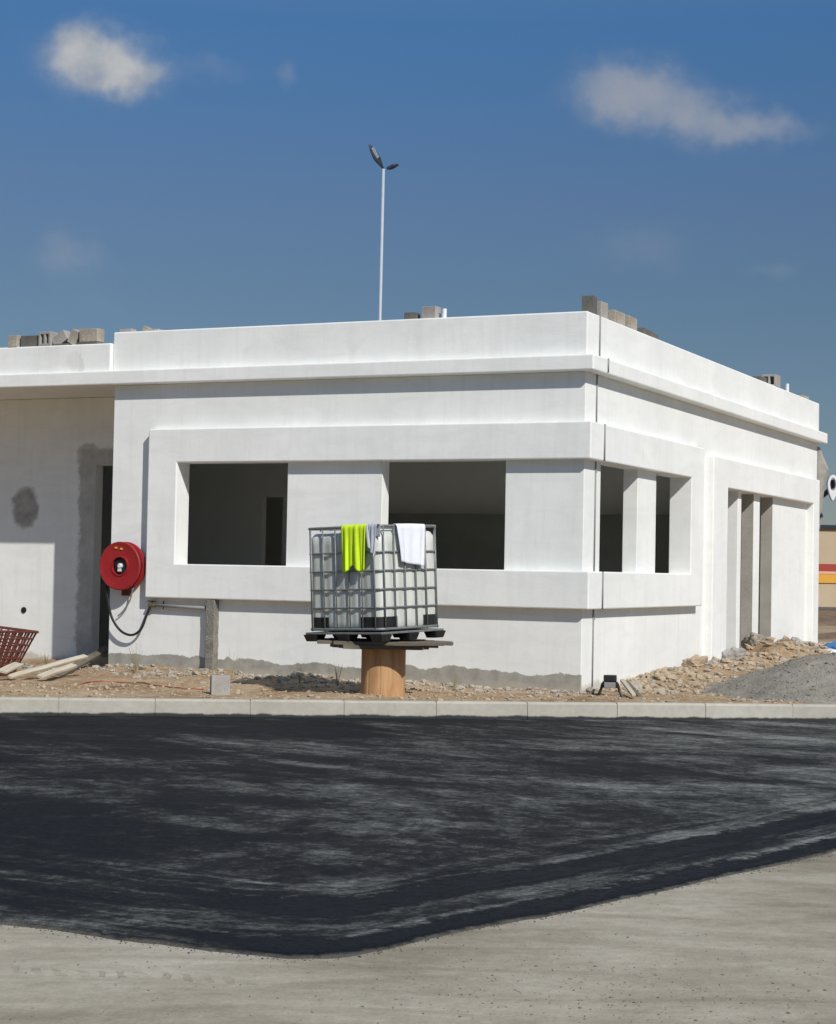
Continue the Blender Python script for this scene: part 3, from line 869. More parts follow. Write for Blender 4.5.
# cloths draped over the top rail. The left face is local -x, the right face local -y (front corner is (-h,-h))
def drape(name, label, cat, mat, face, f0, f1, Lf, Lb, lobes=0, slant=0.0, taper=0.0, fold=.02, nf=3, seed=0):
    bm = bmesh.new(); NU, NV = 26, 34; G = {}
    tot = Lf + Lb + .06
    for i in range(NU + 1):
        s = i / NU
        lf = Lf * (1 + slant * (s - .5) * 2)
        if lobes: lf *= 1 - .10 * exp(-((s - .52) / .10) ** 2) * 1.0 - .03 * cos(s * 9 + seed)
        for j in range(NV + 1):
            t = j / NV * (lf + Lb + .06) - Lb          # <0 inside, 0..0.06 over the rail, then down the front
            if t < 0: out, z = -.028, t
            elif t < .06: a = pi * (1 - t / .06); out, z = .024 * cos(a) - .002, .022 * sin(a)
            else: out, z = .026, -(t - .06)
            down = max(0, -z) / max(lf, .01) if t > 0 else 0
            w_ = 1 - taper * down
            ss = .5 + (s - .5) * w_
            fo = fold * (.25 + down) * (sin(s * nf * 2 * pi + seed) + .4 * sin(s * nf * 5.1 + seed * 2 + down * 2)) if t > 0.03 else 0
            al = SIDE * (f0 + (f1 - f0) * ss) - h + .018 * down * sin(s * 11 + seed)
            out += abs(fo) * .9 + (fo * .4 if t > .06 else 0) + .004
            if t > .03: out = max(out, .016)
            q = Vector((-h - out, al, Zc1 + z)) if face == 'L' else Vector((al, -h - out, Zc1 + z))
            G[i, j] = bm.verts.new(q)
    for i in range(NU):
        for j in range(NV): bm.faces.new((G[i, j], G[i + 1, j], G[i + 1, j + 1], G[i, j + 1]))
    bmesh.ops.recalc_face_normals(bm, faces=bm.faces)
    o = tag(obj(name, bm, mat, None, True), label, cat)
    o.matrix_world = TM
    md = o.modifiers.new('thick', 'SOLIDIFY'); md.thickness = .005; md.offset = 1
    return o
drape('work_vest', 'bright yellow-green garment draped over the left side of the tote cage', 'garment', M['hivis'], 'L', .14, .48, .49, .25, lobes=1, fold=.024, nf=2.6, seed=1.1, taper=.06)
drape('grey_rag', 'small pale grey rag hanging from the tote cage between the yellow and white cloths', 'rag', M['greycloth'], 'L', .0, .14, .29, .12, slant=-.2, taper=.45, fold=.018, nf=2, seed=2.2)
drape('white_cloth', 'white cloth draped over the right side of the tote cage', 'cloth', M['whitecloth'], 'R', .25, .73, .43, .25, slant=.07, taper=.16, fold=.022, nf=1.6, seed=.6)

# ------------------------------------------------------------------ hose reel on the left end of the front wall
rx, rz = onF(128, 566)
reel = thing('hose_reel', 'red hose reel with black hose, mounted on the front wall beside the recessed doorway', 'hose reel', B(rx, 0, rz))
reel.rotation_euler = (0, 0, -YAW)
RX90 = Matrix.Rotation(pi / 2, 4, 'X')       # local z -> -y (outwards)
RR = .325
def flange(y0, th):
    bm = bmesh.new()
    lathe(bm, [(.085, y0), (.10, y0 - .012), (.20, y0 + .006), (.27, y0 + .004), (RR - .012, y0 + .010), (RR, y0 + th * .4), (RR, y0 + th * .7), (RR - .012, y0 + th), (.10, y0 + th - .008), (.085, y0 + th)], 48, RX90)
    bmesh.ops.recalc_face_normals(bm, faces=bm.faces)
    return bm
def turned(bm): return bm
front = bmesh.new()
lathe(front, [(.118, .17), (RR - .01, .17), (RR, .18), (RR, .197), (RR - .012, .205), (.285, .200), (.26, .194), (.14, .194), (.136, .205), (.118, .205)], 48, RX90)
bmesh.ops.recalc_face_normals(front, faces=front.faces)
fo = obj('front_flange', front, M['red'], reel, True)
fo.modifiers.new('sharp', 'EDGE_SPLIT').split_angle = R_(40)
back = bmesh.new()
lathe(back, [(.085, .05), (RR - .01, .05), (RR, .056), (RR, .072), (RR - .01, .078), (.085, .078)], 48, RX90)
bmesh.ops.recalc_face_normals(back, faces=back.faces)
obj('back_flange', back, M['red'], reel, True).modifiers.new('sharp', 'EDGE_SPLIT').split_angle = R_(40)
bm = bmesh.new()                             # coiled hose between flanges
P = []
for k in range(48 * 5):
    a = 2 * pi * k / 48; t = k / (48 * 5)
    P.append(Vector((.275 * cos(a), -(.094 + .06 * t), .275 * sin(a))))
tube(bm, P, .016, 8)
lathe(bm, [(.26, .08), (.262, .168)], 40, RX90, False)
obj('hose_coil', bm, M['hose'], reel, True)
bm = bmesh.new(); lathe(bm, [(.10, .03), (.10, .165), (.09, .17)], 28, RX90, False); obj('drum_core', bm, M['black'], reel)
bm = bmesh.new(); lathe(bm, [(.034, .165), (.034, .20), (.026, .21)], 20, RX90, False); obj('hub_cap', bm, M['whiteplastic'], reel)
bm = bmesh.new(); box(bm, -.030, .012, -.20, -.165, -.075, -.02); obj('hub_bracket', bm, M['whiteplastic'], reel)
bm = bmesh.new(); box(bm, -.06, .06, -.05, -.001, -.40, .20); obj('wall_bracket', bm, M['darkred'], reel, bevel=.005)
for a, r in ((104, .25), (84, .23)):
    bm = bmesh.new(); c0 = Vector((r * cos(R_(a)), 0, r * sin(R_(a))))
    box(bm, c0.x - .018, c0.x + .018, -.209, -.1995, c0.z - .012, c0.z + .012); obj('sticker', bm, M['yellowsticker'], reel)
def spline(pts, n=10):
    pts = [Vector(p) for p in pts]; out = []
    for i in range(len(pts) - 1):
        p0, p1, p2, p3 = pts[max(i - 1, 0)], pts[i], pts[i + 1], pts[min(i + 2, len(pts) - 1)]
        for k in range(n):
            t = k / n
            out.append(.5 * ((2 * p1) + (p2 - p0) * t + (2 * p0 - 5 * p1 + 4 * p2 - p3) * t * t + (3 * p1 - p0 - 3 * p2 + p3) * t ** 3))
    return out + [pts[-1]]
def fl(px, py, off):                          # front-plane point relative to the reel
    x, z = onF(px, py, off); return Vector((x - rx, -off, z - rz))
bm = bmesh.new()
tube(bm, spline([fl(106, 585, .14), fl(108, 600, .13), fl(112, 618, .12), fl(121, 631, .11), fl(132, 635, .10), fl(141, 629, .09), fl(146, 617, .07), fl(150, 607, .06)]), .017, 8)
obj('hose', bm, M['hose'], reel, True)
bm = bmesh.new()
tube(bm, spline([fl(133, 588, .10), fl(130, 600, .08), fl(124, 610, .05), fl(118, 616, .04)]), .010, 8)
obj('thin_hose', bm, M['greypipe'], reel, True)

# pipe with valve running to the post
px0, pz0 = onF(152, 605, .06)
pipe = thing('water_pipe', 'horizontal grey water pipe with a small valve under the window surround', 'pipe', B(px0, -.06, pz0), -YAW)
x1, z1 = onF(206, 608, .06)
bm = bmesh.new(); tube(bm, [(0, 0, 0), (x1 - px0, 0, z1 - pz0)], .022, 10); obj('pipe', bm, M['greypipe'], pipe, True)
bm = bmesh.new(); lathe(bm, [(.02, -.05), (.034, -.045), (.034, .045), (.02, .05)], 14, Matrix.Rotation(pi / 2, 4, 'Y'), False)
obj('valve', bm, M['brass'], pipe)
bm = bmesh.new(); box(bm, -.07, .05, -.012, .012, .045, .058); box(bm, -.008, .008, -.008, .008, .02, .046); obj('valve_handle', bm, M['black'], pipe)
bm = bmesh.new(); box(bm, -.006, .006, -.006, .006, -.05, .06); 
q = obj('pipe_clip', bm, M['black'], pipe); q.location = (.16, .03, 0)

# rough mortar-cased post between ground and surround
xp, zp = onF(212, 640, .05)
bm = bmesh.new()
n = 18; prev = None
zs = [.12 + (ZSB - .125) * k / n for k in range(n + 1)]
rg = []
for z in zs:
    j = lambda a: .012 * mnoise.noise((z * 9, a, 1))
    rg.append([bm.verts.new((x + j(x), y + j(y + 5), z)) for x, y in ((-.065, -.115), (.065, -.115), (.065, .02), (-.065, .02))])
for a, b_ in zip(rg, rg[1:]):
    for k in range(4): bm.faces.new((a[k], a[(k + 1) % 4], b_[(k + 1) % 4], b_[k]))
bm.faces.new(rg[0][::-1]); bm.faces.new(rg[-1])
M['mortar'] = mottled('rough_mortar', (.15, .14, .12), (.29, .275, .24), 10, .95, .9, .02, fine=55)
post = tag(obj('mortar_post', bm, M['mortar'], None, False, .01), 'rough grey mortar post standing against the wall under the window surround', 'post')
post.location = B(xp, 0, 0); post.rotation_euler = (0, 0, -YAW)

# ------------------------------------------------------------------ concrete blocks
def block_mesh(L=.40, D=.19, Hh=.19, holes=True):
    bm = bmesh.new(); t = .035
    if not holes:
        box(bm, -L / 2, L / 2, -D / 2, D / 2, 0, Hh); return bm
    xs = [-L / 2, -L / 2 + t, -t / 2, t / 2, L / 2 - t, L / 2]; ys = [-D / 2, -D / 2 + t, D / 2 - t, D / 2]
    sol = lambda i, j: not (j == 1 and i in (1, 3))
    V = {}
    def v(i, j, k):
        if (i, j, k) not in V: V[i, j, k] = bm.verts.new((xs[i], ys[j], Hh * k))
        return V[i, j, k]
    for i in range(5):
        for j in range(3):
            if not sol(i, j): continue
            bm.faces.new((v(i, j, 1), v(i + 1, j, 1), v(i + 1, j + 1, 1), v(i, j + 1, 1)))
            bm.faces.new((v(i, j, 0), v(i, j + 1, 0), v(i + 1, j + 1, 0), v(i + 1, j, 0)))
            for di, dj, a, b_ in ((0, -1, (i, j), (i + 1, j)), (0, 1, (i + 1, j + 1), (i, j + 1)), (-1, 0, (i, j + 1), (i, j)), (1, 0, (i + 1, j), (i + 1, j + 1))):
                ii, jj = i + di, j + dj
                if 0 <= ii < 5 and 0 <= jj < 3 and sol(ii, jj): continue
                bm.faces.new((v(*a, 0), v(*b_, 0), v(*b_, 1), v(*a, 1)))
    return bm
def place_block(label, loc, rot, mat='block', size=(.40, .19, .19), holes=True, group='concrete blocks left on the roof', name='concrete_block'):
    o = tag(obj(name, block_mesh(*size, holes), M[mat], None, False, .006), label, 'concrete block', group)
    o.location = loc; o.rotation_euler = rot; return o
def top_front(px, z, y): x, _ = onF(px, 330, -y); return B(x, y, z)
ZA = 4.615
rot0 = -YAW
place_block('short pale block end at the left of the block row on the low roof', top_front(17, ZA, .02), (0, 0, rot0), 'stone', (.15, .19, .17), False)
place_block('dark grey hollow block lying second from the left on the low roof', top_front(33, ZA, .05), (0, 0, rot0 + .06), 'block_dark', (.30, .15, .16))
place_block('grey hollow block in the middle of the row on the low roof', top_front(52, ZA + .10, .10), (R_(90), 0, rot0 - .05), 'block', (.21, .20, .16))
place_block('first tilted block in the middle of the low roof row', top_front(65, ZA + .03, .05), (0, R_(-32), rot0), 'block', (.24, .15, .15), False)
place_block('second block tilted on edge near the right of the low roof row', top_front(74, ZA + .02, .05), (0, R_(28), rot0), 'stone', (.14, .15, .20), False)
place_block('pale block at the right end of the block row on the low roof', top_front(92, ZA + .035, .03), (0, 0, rot0), 'stone', (.30, .17, .18), True)
place_block('thin dark tile lying beneath the pale end block of the low roof', top_front(91, ZA, .04), (0, 0, rot0), 'block_dark', (.34, .19, .034), False)
place_block('dark tile strip lying beneath the middle blocks of the low roof', top_front(60, ZA, .02), (0, 0, rot0), 'block_dark', (.36, .10, .028), False)
# on the tall parapet
place_block('dark broken block piece at the left end of the tall parapet', top_front(128, ZP - .02, .10), (0, 0, rot0), 'block', (.20, .12, .07), False)
place_block('small pointed block piece lying on the left part of the tall parapet', top_front(148, ZP - .01, .10), (0, R_(24), rot0), 'stone', (.14, .12, .07), False)
place_block('flat pale tile at the left part of the tall parapet', top_front(157, ZP, .10), (0, 0, rot0), 'stone', (.13, .12, .03), False)
place_block('low dark block lying on the middle of the front parapet', top_front(412, ZP, .10), (0, 0, rot0 + .1), 'block_dark', (.17, .14, .09), False)
place_block('grey upright block on the middle of the front parapet beside the white pipe stub', top_front(431, ZP, .10), (0, 0, rot0 - .08), 'block', (.20, .15, .155), True)
def top_side(px, z, x): y, _ = onR(px, 330, x); return B(x, y, z)
place_block('dark topped upright block standing on the roof corner', B(-.09, .34, ZP), (0, 0, rot0 + .1), 'block_dark', (.15, .17, .23), False)
place_block('tan block standing just behind the dark block on the roof corner', B(-.08, .66, ZP), (0, 0, rot0 + 1.5), 'block', (.22, .15, .20), False)
place_block('pale hollow block third from the roof corner on the side parapet', top_side(614, ZP, -.10), (0, 0, rot0 + 1.57), 'stone', (.40, .16, .17))
place_block('pale hollow block fourth from the roof corner on the side parapet', top_side(627, ZP, -.10), (0, 0, rot0 + 1.62), 'stone', (.40, .16, .17))
place_block('low dark broken block last in the row behind the roof corner', top_side(646, ZP, -.10), (0, R_(4), rot0 + 1.52), 'block_dark', (.55, .15, .085), False)
place_block('small dark lump near the far end of the side parapet', top_side(760, ZP, -.10), (0, 0, rot0 + 1.5), 'block_dark', (.3, .15, .09), False)
place_block('hollow block lying on its side near the far end of the side parapet', top_side(774, ZP + .10, -.10), (R_(90), 0, rot0), 'block', (.24, .20, .3), True)
place_block('flat pale tile at the far end of the side parapet', top_side(803, ZP, -.10), (0, 0, rot0 + 1.57), 'stone', (.4, .15, .06), False)
def stub(label, loc, hgt, r=.03):
    bm = bmesh.new(); lathe(bm, [(r, 0), (r, hgt), (r * .7, hgt), (r * .7, .01)], 14, None, True)
    o = tag(obj('pipe_stub', bm, M['whiteplastic']), label, 'pipe stub', 'pipe stubs on the roof'); o.location = loc
stub('short white pipe stub on the middle of the front parapet', top_front(444, ZP, .10), .125)
stub('short white pipe stub near the far end of the side parapet', top_side(788, ZP, -.10), .17)
bm = bmesh.new(); tube(bm, [(0, 0, 0), (.01, 0, .15)], .014, 6)
o = tag(obj('rebar_stub', bm, M['darkred']), 'dark rusty bar stub standing at the left of the block row on the low roof', 'rebar'); o.location = top_front(9.5, ZA - .01, .02)

p = at(220, 690, 20.55)
place_block('pale concrete block standing upright behind the kerb near the mortar post', (p.x, p.y, verge_z(p.x, p.y) - .02), (0, 0, R_(12)), 'block', (.21, .16, .24), False, 'concrete blocks on the ground')

# ------------------------------------------------------------------ planks, lattice crate, cord, lamp
def plank(label, a, b_, w_, t_, mat='plank', roll=0):
    a, b_ = Vector(a), Vector(b_); L = (b_ - a).length; d = (b_ - a).normalized()
    bm = bmesh.new(); box(bm, 0, L, -w_ / 2, w_ / 2, -t_ / 2, t_ / 2)
    bmesh.ops.subdivide_edges(bm, edges=[e for e in bm.edges if abs(e.verts[0].co.x - e.verts[1].co.x) > .1], cuts=8)
    for v in bm.verts: v.co.z += .01 * mnoise.noise((v.co.x * 2, w_ * 9, 0))
    o = tag(obj('plank', bm, M[mat], None, False, .004), label, 'plank', 'planks lying on the dirt')
    side = d.cross(Vector((0, 0, 1))).normalized(); up = side.cross(d)
    o.matrix_world = Matrix.Translation(a) @ Matrix((d, -side, up)).transposed().to_4x4() @ Matrix.Rotation(roll, 4, 'X')
    return o
def gp_(px, Y, dz=0):
    p = at(px, 660, Y); return Vector((p.x, p.y, verge_z(p.x, p.y) + dz))
plank('long pale plank lying slanted across the dirt beside the recessed doorway', at(9, 677, 22.0), at(86, 656, 23.4), .075, .03, roll=.35)
plank('weathered pale plank lying under the long one beside the recessed doorway', at(40, 677, 22.2), at(74, 665, 23.0), .09, .035, roll=.25)
plank('dark plank end sloping into the shaded recessed doorway', at(58, 676, 23.4), at(108, 648, 25.7), .10, .05, 'boardwood', .3)
plank('short flat plank on the dirt below the red lattice crate', at(2, 672, 21.9), at(19, 664, 22.4), .12, .03, roll=.2)
plank('small pale stick leaning on the rubble at the building corner', at(622, 680, 21.7), at(634, 695, 21.2), .05, .03, roll=.2)
plank('dark stick crossing the rubble beside the small black lamp', at(627, 682, 21.9), at(640, 697, 21.4), .035, .03, 'boardwood', .2)

# lattice crate, tilted; open grid walls
cr_c = at(-25, 646, 23.0)
crate = thing('lattice_crate', 'rusty red open lattice crate tipped over on the dirt by the sunlit recessed wall', 'crate', (cr_c.x, cr_c.y, verge_z(cr_c.x, cr_c.y) + .02))
Hc, top_h, bot_h = .60, .56, .36
CM = Matrix.Rotation(R_(5), 4, 'Y') @ Matrix.Rotation(R_(-20), 4, 'Z')
def cpt(side, s, t):                     # side wall point, s along -1..1, t height 0..1
    hw = bot_h + (top_h - bot_h) * t
    q = Vector((s * hw, -hw * .75, t * Hc))
    return Matrix.Rotation(side * pi / 2, 4, 'Z') @ (q if side % 2 == 0 else Vector((s * hw * .75, -hw, t * Hc)))
for side in range(4):
    bm = bmesh.new()
    for k in range(12):
        s = -1 + 2 * k / 11; tube(bm, [CM @ cpt(side, s, 0), CM @ cpt(side, s, 1)], .013, 5)
    for k in range(8):
        t = k / 7; tube(bm, [CM @ cpt(side, -1, t), CM @ cpt(side, 1, t)], .010, 5)
    obj('lattice_side', bm, M['darkred'], crate)
bm = bmesh.new()
tube(bm, [CM @ cpt(s, -1.03, 1.01) for s in range(4)], .018, 6, True)
obj('rim', bm, M['darkred'], crate)
bm = bmesh.new()
for k in range(7):
    s = -1 + 2 * k / 6
    tube(bm, [CM @ Vector((s * bot_h, -bot_h * .75, 0)), CM @ Vector((s * bot_h, bot_h * .75, 0))], .01, 5)
    tube(bm, [CM @ Vector((-bot_h, s * bot_h * .75, 0.012)), CM @ Vector((bot_h, s * bot_h * .75, 0.012))], .01, 5)
obj('lattice_base', bm, M['darkred'], crate)

# red cord
bm = bmesh.new()
P = []
for k in range(26):
    t = k / 25; px = 78 + 126 * t; p = at(px, 682, 21.7 + .5 * sin(t * 5)); P.append(Vector((p.x, p.y, verge_z(p.x, p.y) + .012)))
tube(bm, spline(P, 3), .009, 6)
tag(obj('red_cord', bm, M['redcord'], None, True), 'red cord lying across the dirt between the doorway and the mortar post', 'cord')

# small black work lamp on splayed legs
lp = at(610, 690, 21.35); zl = verge_z(lp.x, lp.y)
lamp = thing('work_lamp', 'small black box-shaped work lamp on splayed legs at the foot of the building corner', 'work lamp', (lp.x, lp.y, zl), R_(-8))
bm = bmesh.new(); box(bm, -.075, .075, -.05, .05, .17, .245); obj('lamp_housing', bm, M['black'], lamp, bevel=.01)
bm = bmesh.new(); box(bm, -.065, .065, -.058, -.050, .10, .165); obj('lamp_front', bm, M['greypipe'], lamp)
bm = bmesh.new(); box(bm, -.09, .09, -.02, .02, .095, .17); obj('bracket', bm, M['black'], lamp, bevel=.005)
for sx in (-1, 1):
    bm = bmesh.new(); tube(bm, [(sx * .085, 0, .15), (sx * .11, 0, .06), (sx * .15, -.02, -.02)], .018, 6); obj('leg', bm, M['black'], lamp)

# dry weeds along the wall foot
rnd = random.Random(9)
def weed(label, px, Y, hgt, n):
    p = at(px, 660, Y); z = verge_z(p.x, p.y); bm = bmesh.new()
    for k in range(n):
        a = rnd.uniform(0, 6.3); l = rnd.uniform(.1, .35) * hgt
        tube(bm, spline([(0, 0, -.02), (l * cos(a) * .4, l * sin(a) * .4, hgt * rnd.uniform(.35, .5)), (l * cos(a), l * sin(a), hgt * rnd.uniform(.75, 1.05))], 4), .0035, 4, taper=.4)
    o = tag(obj('dry_weed', bm, M['weed']), label, 'weed', 'dry weeds along the wall foot'); o.location = (p.x, p.y, z)
weed('dry weed tuft under the hose loop at the left end of the front wall', 136, 24.0, .38, 9)
weed('dry thin weed standing by the wall right of the mortar post', 232, 23.3, .36, 3)
weed('dry weed stalks by the wall between the mortar post and the cable drum', 300, 22.7, .26, 6)
weed('dry weed stalks just left of the cable drum', 338, 22.4, .26, 7)
weed('low dry tuft by the wall right of the cable drum', 455, 22.1, .16, 8)
weed('dry weed tuft at the foot of the sunlit recessed wall', 46, 24.6, .22, 10)

# ------------------------------------------------------------------ litter behind the gravel pile
def crumple(name, label, cat, px, py, Y, sx, sy, sz, mat, seed):
    p = at(px, py, Y); bm = bmesh.new()
    q = bmesh.ops.create_icosphere(bm, subdivisions=3, radius=1)
    for v in q['verts']:
        k = 1 + .45 * mnoise.noise(v.co * 2.3 + Vector((seed, 0, 0))) + .2 * mnoise.noise(v.co * 6 + Vector((0, seed, 0)))
        v.co = Vector((v.co.x * sx * k, v.co.y * sy * k, v.co.z * sz * k))
    o = tag(obj(name, bm, M[mat], None, False), label, cat); o.location = p; return o
crumple('blue_sheet', 'crumpled blue sheet lying behind the gravel pile', 'sheet', 834, 650, 30.5, .22, .3, .13, 'bluesheet', 1)
crumple('white_sack', 'crumpled white sack behind the gravel pile below the blue sheet', 'sack', 829, 656, 29.5, .24, .3, .10, 'whitecloth', 5)
crumple('pink_sheet', 'crumpled pinkish sheet at the far building end left of the blue sheet', 'sheet', 821, 650, 31.5, .20, .25, .10, 'pinksheet', 9)

# ------------------------------------------------------------------ far things
# street lamp behind the building
YP = 60.0
tp_ = at(383.5, 169, YP); pb = Vector((tp_.x - .06, YP, 0))
sl = thing('street_lamp', 'tall slim white street lamp with two dark heads rising behind the roof', 'street lamp', pb)
top = tp_ - pb
bm = bmesh.new(); tube(bm, [(0, 0, -.1), top], .062, 10, taper=.8); obj('pole', bm, M['polewhite'], sl, True)
def head(p0, p1, wd, th, up):
    """flat leaf-shaped lamp head from p0 (joint) to p1 (tip)"""
    p0, p1 = Vector(p0), Vector(p1); d = (p1 - p0); L = d.length; d.normalize()
    s = d.cross(Vector(up)).normalized(); u = s.cross(d)
    bm = bmesh.new(); rings = []; n = 14
    for i in range(n + 1):
        t = i / n; w_ = wd * (sin(pi * min(1, t * .86 + .10)) ** .8) * (.35 + .65 * min(1, t * 2.2)); h_ = th * (.5 + .5 * sin(pi * min(1, t + .08)))
        c = p0 + d * L * t
        rings.append([bm.verts.new(c + s * w_ * cos(a) + u * h_ * sin(a)) for a in [2 * pi * k / 12 for k in range(12)]])
    for a, b_ in zip(rings, rings[1:]):
        for k in range(12): bm.faces.new((a[k], a[(k + 1) % 12], b_[(k + 1) % 12], b_[k]))
    bm.faces.new(rings[0][::-1]); bm.faces.new(rings[-1])
    bmesh.ops.recalc_face_normals(bm, faces=bm.faces)
    return bm, s, u, d, L
px_m = YP / FPX
j = top
tipL = top + Vector((-14.5 * px_m, -.30, 22 * px_m)); tipR = top + Vector((14.5 * px_m, .25, 6 * px_m))
bm, s, u, d, L = head(j, tipL, .17, .05, (.35, -.75, .5))
hd = obj('lamp_head', bm, M['lampdark'], sl, True)
bm = bmesh.new(); cpos = j + d * L * .66
mt = Matrix((s, d, u)).transposed().to_4x4(); mt.translation = cpos
sg = 1 if u.y < 0 else -1
box(bm, -.075, .075, -.19, .19, sg * .045, sg * .058, 0, mt); bmesh.ops.recalc_face_normals(bm, faces=bm.faces)
obj('lamp_lens', bm, M['lens'], hd)
bm, s, u, d, L = head(j + Vector((.12, 0, .02)), tipR, .17, .07, (-.25, .15, .95))
obj('lamp_head', bm, M['lampdark'], sl, True)

# beige banded building far to the right
fy = 95
pL = at(760, 600, fy)
far = thing('beige_building', 'distant beige building with red and orange bands, beyond the white building', 'building', (pL.x, fy, 0))
def zz(py, px=828): return at(px, py, fy).z
bm = bmesh.new(); box(bm, 0, 40, 0, 14, -.05, zz(528)); obj('wall', bm, M['beige'], far)
bm = bmesh.new(); box(bm, -.2, 40.2, -.2, 14.2, zz(528) + .002, zz(525)); obj('roof_edge', bm, M['lampdark'], far)
for nm, y0, y1, mt_ in (('red_band', 564, 571, 'redband'), ('salmon_band', 571.3, 574, 'pinkband'), ('orange_band', 574.3, 583, 'orangeband')):
    bm = bmesh.new(); box(bm, -.05, 40, -.06, -.005, zz(y1), zz(y0)); obj(nm, bm, M[mt_], far)
bm = bmesh.new(); box(bm, -.05, 40, -.08, -.005, 0, zz(607)); obj('dark_plinth', bm, M['block_dark'], far)
# low brown earth banks in the middle distance
for (py, Y, hh, lab) in ((633, 44, .45, 'dark brown earth bank nearest the white building in the far yard'), (616, 66, .3, 'low tan earth bank before the beige building')):
    p = at(850, py, Y); bm = bmesh.new(); G = {}
    for i in range(61):
        for k in range(13):
            x = -6 + 16 * i / 60; y = -1.5 + 3 * k / 12
            G[i, k] = bm.verts.new((x, y, hh * max(0, cos(y / 1.5 * pi / 2)) * (.75 + .5 * mnoise.noise((x * .9, y, Y))) - .03))
    for i in range(60):
        for k in range(12): bm.faces.new((G[i, k], G[i + 1, k], G[i + 1, k + 1], G[i, k + 1]))
    o = tag(obj('earth_bank', bm, M['ground'], None, True), lab, 'earth bank'); o.location = (p.x, Y, 0)

# white teardrop ring on a dark arm fixed to the far end of the building
sy = 33.9
sp = at(832.5, 485, sy)
sign = thing('wall_fixture', 'white teardrop-shaped ring on a dark arm fixed to the far end of the building', 'fixture', sp)
k_ = sy / FPX
ow, oh = 5.6 * k_, 10 * k_
outer = []; inner = []
for i in range(40):
    a = 2 * pi * i / 40
    x = ow * cos(a); z = oh * sin(a)
    if z < 0: x *= (1 - .45 * (abs(z) / oh) ** 1.3); z *= 1.6
    outer.append((x, z)); inner.append((2.9 * k_ * cos(a), 6.2 * k_ * sin(a) + .5 * k_))
bm = bmesh.new(); L4 = []
for y in (-.05, .05):
    L4.append(([bm.verts.new((x, y, z)) for x, z in outer], [bm.verts.new((x, y, z)) for x, z in inner]))
for i in range(40):
    j2 = (i + 1) % 40
    bm.faces.new((L4[0][0][i], L4[0][0][j2], L4[0][1][j2], L4[0][1][i])); bm.faces.new((L4[1][0][j2], L4[1][0][i], L4[1][1][i], L4[1][1][j2]))
    bm.faces.new((L4[0][0][j2], L4[0][0][i], L4[1][0][i], L4[1][0][j2])); bm.faces.new((L4[0][1][i], L4[0][1][j2], L4[1][1][j2], L4[1][1][i]))
bmesh.ops.recalc_face_normals(bm, faces=bm.faces)
obj('ring', bm, M['whiteplastic'], sign, bevel=.01)
bm = bmesh.new(); lathe(bm, [(.085, -.03), (.085, .03), (.07, .04)], 20, Matrix.Translation((0, .10, k_)) @ RX90, False); obj('disc', bm, M['lampdark'], sign)
e0 = B(.08, WE + .12, sp.z - .10) - sp
bm = bmesh.new(); tube(bm, spline([(0, .10, .05), (-.05, .10, -.10), (e0.x + .06, .08, -.32), (e0.x - .02, e0.y, -.60)]), .055, 8, taper=.6); obj('arm', bm, M['lampdark'], sign)

# ------------------------------------------------------------------ camera
cam = bpy.data.cameras.new('camera'); co = bpy.data.objects.new('camera', cam); COL.objects.link(co)
cam.sensor_fit = 'VERTICAL'; cam.sensor_height = 24; cam.lens = 24 * FPX / H
cam.clip_start = .1; cam.clip_end = 8000
co.location = (0, 0, EYE)
co.rotation_euler = (Matrix.Rotation(pi / 2 + PITCH, 3, 'X') @ Matrix.Rotation(-ROLL, 3, 'Z')).to_euler()
SC.camera = co

# ------------------------------------------------------------------ sun and sky
SUN_AZ, SUN_EL = R_(29.5), R_(39)      # azimuth measured from behind the camera towards the right
sd = Vector((sin(SUN_AZ) * cos(SUN_EL), -cos(SUN_AZ) * cos(SUN_EL), sin(SUN_EL)))
sun = bpy.data.lights.new('sun', 'SUN'); sun.energy = 4.05; sun.angle = R_(.53); sun.color = (1, .955, .89)
so = bpy.data.objects.new('sun', sun); COL.objects.link(so)
so.rotation_euler = sd.to_track_quat('Z', 'Y').to_euler(); so.location = (20, -20, 30)

wd = bpy.data.worlds.new('World'); SC.world = wd; wd.use_nodes = True
nt = wd.node_tree; b = NB(nt); bg = nt.nodes['Background']
sky = b.n('ShaderNodeTexSky'); sky.sky_type = 'NISHITA'; sky.sun_disc = False
sky.sun_elevation = SUN_EL; sky.sun_rotation = atan2(sd.x, sd.y)
sky.altitude = 2000; sky.air_density = 1.0; sky.dust_density = .6; sky.ozone_density = 2.0
STRENGTH = .12
SKYTINT = [(0, (.30, .285, .285)), (.18, (.325, .345, .355)), (.25, (.34, .378, .39)), (.33, (.375, .42, .46)), (.48, (.33, .53, .65)), (.75, (1.15, 1.1, 1.0)), (1, (1.5, 1.32, 1.10))]
# clouds: fixed directions in the sky, ragged by noise
tc = b.n('ShaderNodeTexCoord'); dv = tc.outputs['Generated']
dx, dy, dz = b.sep(dv)
yy = b.math('MAXIMUM', dy, .05)
ca0, cb0 = b.math('DIVIDE', dx, yy), b.math('DIVIDE', dz, yy)
cv = b.n('ShaderNodeCombineXYZ'); b.link(ca0, cv.inputs[0]); b.link(cb0, cv.inputs[1])
def wnoise(scale, det, z):
    mp = b.n('ShaderNodeMapping'); b.link(cv.outputs[0], mp.inputs['Vector']); mp.inputs['Location'].default_value = (0, 0, z)
    return b.noise(mp.outputs[0], scale, det, .6)
def warp(c, z):
    w = b.math('ADD', b.math('MULTIPLY', b.math('SUBTRACT', wnoise(22, 3, z), .5), .030), b.math('MULTIPLY', b.math('SUBTRACT', wnoise(70, 5, z + 3), .5), .014))
    return b.math('ADD', c, w)
ca, cb = warp(ca0, 0), warp(cb0, 11)
